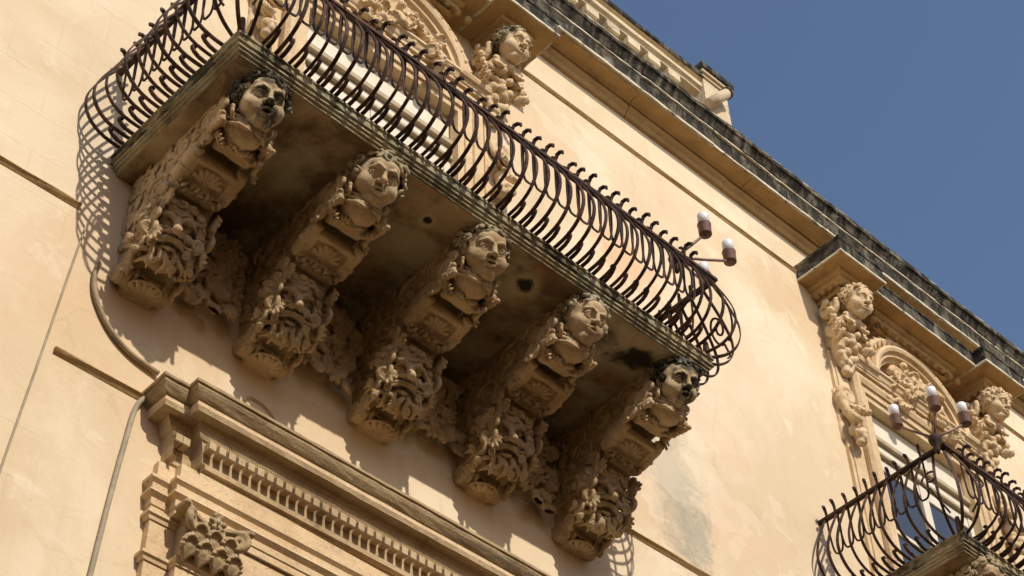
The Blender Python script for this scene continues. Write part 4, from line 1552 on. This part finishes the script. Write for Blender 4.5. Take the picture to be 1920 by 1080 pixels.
def window(xc, i, label_s, label_c, label_w):
    # --- stone surround
    t = thing('window_surround', label_s, 'window surround', (xc, 0, Z0), 0, 'carved window surrounds')

    def z(v):
        return v - Z0
    m = MB()
    # architrave round the opening
    sweep_wall(m, [(-WH, z(Z0)), (-WH, z(WT)), (WH, z(WT)), (WH, z(Z0))],
               [(-0.006, -0.05), (-0.006, 0.045), (0.05, 0.05), (0.055, 0.07), (0.12, 0.075), (0.125, 0.095), (0.17, 0.115), (0.20, 0.115), (0.225, 0.08), (0.23, -0.05)])
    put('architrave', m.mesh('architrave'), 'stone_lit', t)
    for s in (-1, 1):
        m = MB()
        for (a, b, d) in ((1.012, 1.24, 0.035), (1.05, 1.20, 0.050)):
            x0, x1 = sorted((s * a, s * b))
            m.box((x0, -d, 0), (x1, 0.05, z(13.9) + d), 0.006)
        put('side_strip', m.mesh('side_strip'), 'stone_lit', t)
    m = MB()
    m.mould([(0, z(13.905)), (0, z(13.88)), (0.02, z(13.865)), (0.035, z(13.83)), (0.05, z(13.815)), (0.055, z(13.79))], -1.02, 1.02, 0.19, 0.05)
    put('lintel', m.mesh('lintel'), 'stone_lit', t)
    m = MB()
    ap = arch_path(0.66, z(13.80), 1.0)
    sweep_wall(m, ap, [(-0.07, -0.05), (-0.07, 0.10), (-0.03, 0.115), (-0.03, 0.15), (0.01, 0.155), (0.015, 0.19), (0.045, 0.205), (0.075, 0.195), (0.08, 0.16), (0.09, -0.05)])
    put('arch_moulding', m.mesh('arch_moulding'), 'stone_lit', t)
    # leaf scales along the back of the arch
    full = arch_path(0.755, z(13.80), 1.08)
    seg = []
    for k in range(len(full) - 1):
        seg.append((math.hypot(full[k + 1][0] - full[k][0], full[k + 1][1] - full[k][1]), full[k], full[k + 1]))
    tot = sum(q[0] for q in seg)
    npc = 27
    for k in range(npc):
        s = tot * (k + .5) / npc
        for L, a, b in seg:
            if s <= L:
                break
            s -= L
        x, zz = a[0] + (b[0] - a[0]) * s / L, a[1] + (b[1] - a[1]) * s / L
        ang = math.atan2(b[1] - a[1], b[0] - a[0])
        put('leaf_scale', SCALE, 'stone_lit', t, (x, -0.13, zz - 0.0), (0, -ang, 0), (0.95, 1.2, 0.95))
    put('foliage', TYMP[i], 'stone_lit', t, (0, 0.0, z(13.86)))
    for s in (-1, 1):
        put('side_scroll', SIDEORN, 'stone_lit', t, (s * 1.17, 0, z(13.10)), (0, 0, 0), (s, 1, 1))
    # --- busts under the cornice, each with a hanging garland
    for s in (-1, 1):
        lab = label_s
        b = thing('carved_bust', ['stone bust with garland left of the arch over the long balcony window', 'stone bust with fruit garland right of the arch over the long balcony window',
                                  'stone bust left of the arch over the right window', 'stone bust right of the arch over the right window'][i * 2 + (s > 0)], 'bust', (xc + s * 1.10, 0, 14.16), 0, 'busts on the window surrounds')
        put('bracket', BRACKET, 'stone_lit', b)
        put('fruit_garland', FRUIT, 'stone_lit', b, (0, -0.085, 0.06), (R(10), 0, 0), (1.0, 1.1, 1.0))
        head_on(b, FACES[(2 * i + (s > 0)) % 4], HAIRS[(i + 2 + (s > 0)) % 4], (0, -0.36, 0.235), R(24), R(s * 4), 0, 0.86, 'stone_lit', 'stone_hair' if i == 0 else 'stone_lit')
    # --- cornice over the window
    c = thing('window_cornice', label_c, 'cornice', (xc, 0, 14.70), 0, 'projecting cornices over the windows')
    for (a, b, d, nm) in ((-1.49, -0.80, 0.56, 'end_block'), (0.80, 1.49, 0.56, 'end_block'), (-0.797, 0.797, 0.43, 'middle_run')):
        m = MB()
        m.mould([(-0.004, 0.235), (-0.004, 0.205), (0.006, 0.195), (0.004, 0.05)], a, b, d, 0.05, 0.06, 0.004)
        p = put(nm, m.mesh(nm), 'cornice', c)
        m = MB()
        m.mould([(0.002, 0.050), (0.000, 0.026), (0.012, 0.022)], a, b, d, 0.05, 0.06, 0.003)
        put('fillet', m.mesh('fillet'), 'fillet', p)
        m = MB()
        m.mould([(0.012, 0.024), (0.014, 0.020), (0.15, 0.018), (0.155, -0.03), (0.19, -0.04), (0.195, -0.085), (0.26, -0.09), (0.265, -0.15)], a, b, d, 0.05, 0.2, 0.001)
        put('soffit', m.mesh('soffit'), 'soffit', p)
        m = None
        # row of leaf dentils below
        e = 0.215
        pts = []
        if nm == 'end_block':
            ny = 4
            for k in range(ny):
                pts.append((a + e, -(d - e) * (k + .5) / ny, -PI / 2))
                pts.append((b - e, -(d - e) * (k + .5) / ny, PI / 2))
            nx = 4
        else:
            nx = 13
        for k in range(nx):
            pts.append((a + e + (b - a - 2 * e) * (k + .5) / nx if nm == 'end_block' else a + (b - a) * (k + .5) / nx, -d + e, 0))
        for (x, y, g) in pts:
            put('leaf_dentil', EGG, 'soffit', p, (x, y, -0.035), (R(195), 0, g), (1.0, 0.9, 1.0))
    # --- the window itself
    wd = thing('balcony_window', label_w, 'window', (xc, 0.045, Z0), 0, 'tall balcony windows')

    def slabx(nm, x0, x1, z0, z1, y0, y1, mat, parent=wd, bev=0.006):
        m_ = MB()
        m_.box((x0, y0, z(z0)), (x1, y1, z(z1)), bev)
        return put(nm, m_.mesh(nm), mat, parent)
    slabx('head_panel', -WH + .009, WH - .009, 13.26, 13.548, 0.02, 0.06, 'white')
    slabx('moulding', -WH + .009, WH - .009, 13.215, 13.258, -0.01, 0.07, 'white')
    slabx('moulding', -WH + .009, WH - .009, 13.15, 13.212, -0.04, 0.07, 'tan')
    slabx('transom', -WH + .009, WH - .009, 13.03, 13.147, 0.00, 0.08, 'white')
    slabx('moulding', -WH + .009, WH - .009, 12.985, 13.027, -0.03, 0.07, 'tan')
    for s in (-1, 1):
        x0, x1 = sorted((s * (WH - .009), s * (WH - .075)))
        slabx('stile', x0, x1, Z0, 12.983, 0.0, 0.06, 'white')
    slabx('mullion', -0.055, 0.055, Z0, 12.983, 0.0, 0.06, 'white')
    for s in (-1, 1):
        x0, x1 = sorted((s * 0.057, s * (WH - .077)))
        for zz in (12.84, 12.1, 11.4):
            slabx('glazing_bar', x0, x1, zz, zz + (.14 if zz > 12.8 else .05), 0.01, 0.05, 'white')
        for (a, b) in ((12.153, 12.837), (11.453, 12.097), (10.70, 11.397)):
            slabx('pane', x0, x1, a, b, 0.028, 0.036, 'glass', bev=0)
    slabx('room_wall', -1.6, 1.6, Z0 - .1, 14.2, 1.6, 1.7, 'dark')
    return t


window(WC[0], 0, 'carved arched stone surround behind the long balcony', 'blackened projecting cornice over the arch of the long balcony window', 'tall white-framed window behind the long railing')
window(WC[1], 1, 'carved arched stone surround above the lower right balcony', 'blackened projecting cornice over the right-hand window arch', 'tall window with blue-grey panes behind the right balcony')

# ------------------------------------------------------------------ roof parapet with balusters
par = thing('roof_parapet', 'pale stone balustrade standing on the roof cornice, ending in a pier', 'balustrade', (4.0, 0, 15.86))


def zp(v):
    return v - 15.86


m = MB()
m.runs([(0.10, zp(15.80)), (-0.20, zp(15.80)), (-0.20, zp(15.98)), (-0.18, zp(16.0)), (0.10, zp(16.0))], -6, 2.07, .25, .003)
put('plinth', m.mesh('plinth'), 'parapet', par)
m = MB()
m.runs([(0.10, zp(16.50)), (-0.14, zp(16.50)), (-0.15, zp(16.53)), (-0.18, zp(16.545)), (-0.18, zp(16.60)), (-0.155, zp(16.61)), (-0.155, zp(16.63)), (-0.20, zp(16.65)), (0.10, zp(16.66))], -6, 2.07, .2, .003)
put('handrail', m.mesh('handrail'), 'parapet', par)
m = MB()
m.runs([(0.10, zp(16.664)), (-0.205, zp(16.653)), (-0.215, zp(16.67)), (-0.215, zp(16.72)), (0.10, zp(16.735))], -6, 2.07, .12, .004)
put('coping', m.mesh('coping'), 'cornice', par)
m = MB()
m.box((-.085, -.085, 0), (.085, .085, .05), .008)
m.lathe([(.05, .05), (.06, .07), (.075, .14), (.072, .19), (.045, .27), (.04, .33), (.055, .345), (.055, .36)], 14)
m.box((-.085, -.085, .36), (.085, .085, .498), .02)
BALU = m.mesh('baluster')
for k in range(10):
    put('baluster', BALU, 'parapet', par, (1.68 - 0.285 * k, -0.065, zp(16.0)))
m = MB()
m.box((2.072, -0.20, zp(15.82)), (2.43, 0.12, zp(16.68)), .008)
put('pier', m.mesh('pier'), 'parapet', par)
m = MB()
for (z0, z1, e) in ((16.682, 16.72, .02), (16.722, 16.76, .045)):
    m.box((2.072 - e, -.20 - e, zp(z0)), (2.43 + e, .12 + e, zp(z1)), .006)
put('pier_moulding', m.mesh('pier_moulding'), 'parapet', par)
m = MB()
m.box((2.012, -.265, zp(16.762)), (2.49, .185, zp(16.86)), .012)
put('pier_cap', m.mesh('pier_cap'), 'cornice', par)
# clay pipe leaning on the pier
sp_ = thing('clay_pipe', 'short clay pipe slanting across the roof parapet pier', 'pipe', (6.02, -0.27, 16.14))
m = MB()
m.cyl((0, 0, 0), (0.27, -0.03, 0.36), 0.056, 0.058, 18, True)
put('barrel', m.mesh('barrel', True), 'clay', sp_)
m = MB()
m.cyl((0.262, -0.029, 0.350), (0.290, -0.032, 0.387), 0.068, 0.068, 18, True)
put('rim', m.mesh('rim'), 'cornice', sp_)

# ------------------------------------------------------------------ portal below: entablature, pilaster capital
por = thing('portal_entablature', 'heavy moulded stone cornice with dentils over the doorway below the balcony', 'entablature', (2.1, 0, 7.6))
XL = -1.62


def zq(v):
    return v - 7.6


CYM = [(0.0, 8.945), (0.0, 8.925), (0.012, 8.920), (0.012, 8.905), (0.022, 8.885), (0.040, 8.862), (0.052, 8.850), (0.060, 8.846), (0.060, 8.832), (0.070, 8.829),
       (0.070, 8.785)]
BED = [(0.072, 8.785), (0.135, 8.782), (0.138, 8.752), (0.146, 8.748), (0.150, 8.715), (0.165, 8.69), (0.175, 8.685)]
for (a, b, d, dz) in ((XL, -XL, 0.245, -0.003), (XL + 0.168, -XL - 0.168, 0.325, 0.0)):
    m = MB()
    m.mould([(e, zq(z) + dz) for e, z in CYM], a, b, d, 0.05, 0.09, 0.002)
    c_ = put('cornice', m.mesh('cornice'), 'stone_mid', por)
    m = MB()
    m.mould([(0.058, zq(8.836) + dz), (0.0575, zq(8.812) + dz), (0.072, zq(8.786) + dz)], a, b, d, 0.05, 0.09, 0.0015)
    put('fillet', m.mesh('fillet'), 'stone_lit', c_)
    m = MB()
    m.mould([(e, zq(z) + dz) for e, z in BED] + [(0.19, zq(8.60) + dz), (0.195, zq(8.52) + dz), (0.215, zq(8.515) + dz), (0.22, zq(8.49) + dz)], a, b, d, 0.05, 0.2, 0.001)
    put('bed_mould', m.mesh('bed_mould'), 'stone', c_)
m = MB()
m.box((-.023, -.035, -.032), (.023, .03, .032), .006)
DENT = m.mesh('dentil')
nd = 37
for k in range(nd):
    put('dentil', DENT, 'stone', por, (XL + 0.40 + (-2 * XL - 0.80) * k / (nd - 1), -0.165, zq(8.64)))
for k in range(2):
    put('dentil', DENT, 'stone', por, (XL + 0.215 + .05 * k, -0.10, zq(8.64)))
m = MB()
m.mould([(0, zq(8.488)), (0, zq(8.30))], XL + 0.155, -XL - 0.155, 0.055, 0.05)
m.mould([(0, zq(8.4895)), (0, zq(8.30))], XL + 0.265, -XL - 0.265, 0.115, 0.05)
put('frieze', m.mesh('frieze'), 'stone_lit', por)
for (a, d, dz) in ((XL + 0.10, 0.10, -0.004), (XL + 0.215, 0.165, 0.0)):
    m = MB()
    m.mould([(0.0, zq(8.345) + dz), (0.0, zq(8.325) + dz), (0.022, zq(8.305) + dz), (0.024, zq(8.255) + dz), (0.004, zq(8.25) + dz), (0.002, zq(8.235) + dz), (0.03, zq(8.21) + dz), (0.032, zq(8.165) + dz), (0.040, zq(8.16) + dz), (0.040, zq(8.115) + dz)], a, -a, d, 0.05, .2)
    put('architrave', m.mesh('architrave'), 'stone_lit', por)
# pilaster strips with capital on the left, mirrored on the right
for s in (-1, 1):
    m = MB()
    x0, x1 = sorted((s * (XL + 0.15), s * (XL + 0.45)))
    m.box((x0, -0.055, zq(0.0)), (x1, 0.05, zq(8.118)), 0.004)
    op = put('outer_pilaster', m.mesh('outer_pilaster'), 'stone_lit', por)
    for z_ in (8.075, 7.80):
        m = MB()
        x0, x1 = sorted((s * (XL + 0.12), s * (XL + 0.455)))
        m.mould([(0, zq(z_ + .04)), (0, zq(z_ + .02)), (.012, zq(z_ + .012)), (.018, zq(z_ - .01))], x0, x1, 0.082, .05, .2)
        put('pilaster_band', m.mesh('pilaster_band'), 'stone_lit', op)
    m = MB()
    x0, x1 = sorted((s * (XL + 0.305), s * (XL + 0.64)))
    m.box((x0, -0.125, zq(0.0)), (x1, 0.05, zq(7.83)), 0.004)
    ip = put('pilaster', m.mesh('pilaster'), 'stone_lit', por)
    m = MB()
    m.mould([(0, zq(7.84)), (0, zq(7.815)), (.012, zq(7.805)), (.014, zq(7.79))], x0 - .02, x1 + .02, 0.15, .05, .2)
    put('pilaster_band', m.mesh('pilaster_band'), 'stone_lit', ip)


def make_capital():
    r = random.Random(9)
    v = Vol((-0.28, -0.32, -0.02), (0.28, 0.05, 0.34), 0.0085)
    v.rbox((0, -0.06, 0.15), (0.165, 0.075, 0.15), 0.02, 0.02)
    for row, (z0, n, L) in enumerate(((0.0, 4, 0.13), (0.09, 3, 0.14))):
        for i in range(n):
            x = (i - (n - 1) / 2) * 0.105
            leaf(v, (x, -0.135, z0), (x, -0.165, z0 + L), (0, -1, .1), .05, .017, 4, .055, .005)
    for s in (-1, 1):
        v.tube([(s * 0.04, -.14, .17), (s * 0.10, -.17, .24)], [.016, .018], .005)
        v.tube(spiral((s * 0.17, -0.20, 0.225), (s * .8, -.6, 0), (0, 0, 1), 0.062, 0.012, 1.7, 1.6, 24, -1), [0.024, 0.014], 0.004)
        v.tube(spiral((s * 0.045, -0.18, 0.235), (s, 0, 0), (0, 0, 1), 0.034, 0.008, 1.4, 2.4, 18, -1), [0.014, 0.010], 0.004)
    rosette(v, (0, -0.20, 0.285), (0, -1, 0), .045, 6, .016)
    # hollow-sided abacus
    for t in np.linspace(-1, 1, 25):
        y = -0.135 - 0.10 * t * t
        v.rbox((t * 0.235, y + .05, 0.305), (0.02, 0.06, 0.016), 0.006, 0.004)
    v.rough(0.002, 50, 12)
    return v.mesh('capital')


m = MB()
m.box((XL + 0.62, -0.105, zq(0.0)), (-XL - 0.62, 0.05, zq(8.108)), 0.0)
put('door_panel', m.mesh('door_panel'), 'stone_lit', por)
CAP = make_capital()
for s in (-1, 1):
    put('capital', CAP, 'stone_mid', por, (s * (XL + 0.47), -0.03, zq(7.825)), (0, 0, 0), (0.92, 0.95, 0.98))

# ------------------------------------------------------------------ cables on the wall
def cable(label, pts, r, mat, name='cable', cat='cable'):
    m_ = MB()
    P = [Vector(p) for p in pts]
    out = []
    for i in range(len(P) - 1):
        p0, p1, p2, p3 = P[max(i - 1, 0)], P[i], P[i + 1], P[min(i + 2, len(P) - 1)]
        for q in range(8):
            t = q / 8
            out.append(0.5 * ((2 * p1) + (p2 - p0) * t + (2 * p0 - 5 * p1 + 4 * p2 - p3) * t * t + (3 * p1 - p0 - 3 * p2 + p3) * t ** 3))
    out.append(P[-1])
    o0 = out[0].copy()
    m_.tube([p - o0 for p in out], r, 8)
    o = put(name, m_.mesh(name, True), mat, None, o0)
    return tag(o, label, cat)


cable('thick cable curving from the left corbel down to the doorway cornice', [(0.06, -.02, 9.72), (0.045, -.02, 9.60), (0.08, -.02, 9.44), (0.20, -.02, 9.27), (0.36, -.02, 9.17), (0.56, -.025, 9.13)], 0.017, 'cable')
cable('pale cable running straight down the wall left of the doorway', [(0.50, -.03, 8.90), (0.455, -.02, 8.80), (0.43, -.015, 8.55), (0.40, -.015, 8.2), (0.36, -.015, 7.6), (0.30, -.015, 6.6), (0.2, -.015, 4.0)], 0.016, 'wire')
cable('thin grey wire slanting down the wall at the far left', [(-0.07, -.01, 9.95), (-0.11, -.008, 9.5), (-0.17, -.008, 8.8), (-0.25, -.008, 7.9), (-0.36, -.008, 6.5)], 0.007, 'wire')
cable('thin wire loop on the wall above the doorway cornice', [(1.17, -.03, 9.30), (1.22, -.012, 9.36), (1.34, -.012, 9.34), (1.46, -.012, 9.24), (1.56, -.03, 9.14)], 0.006, 'cable')
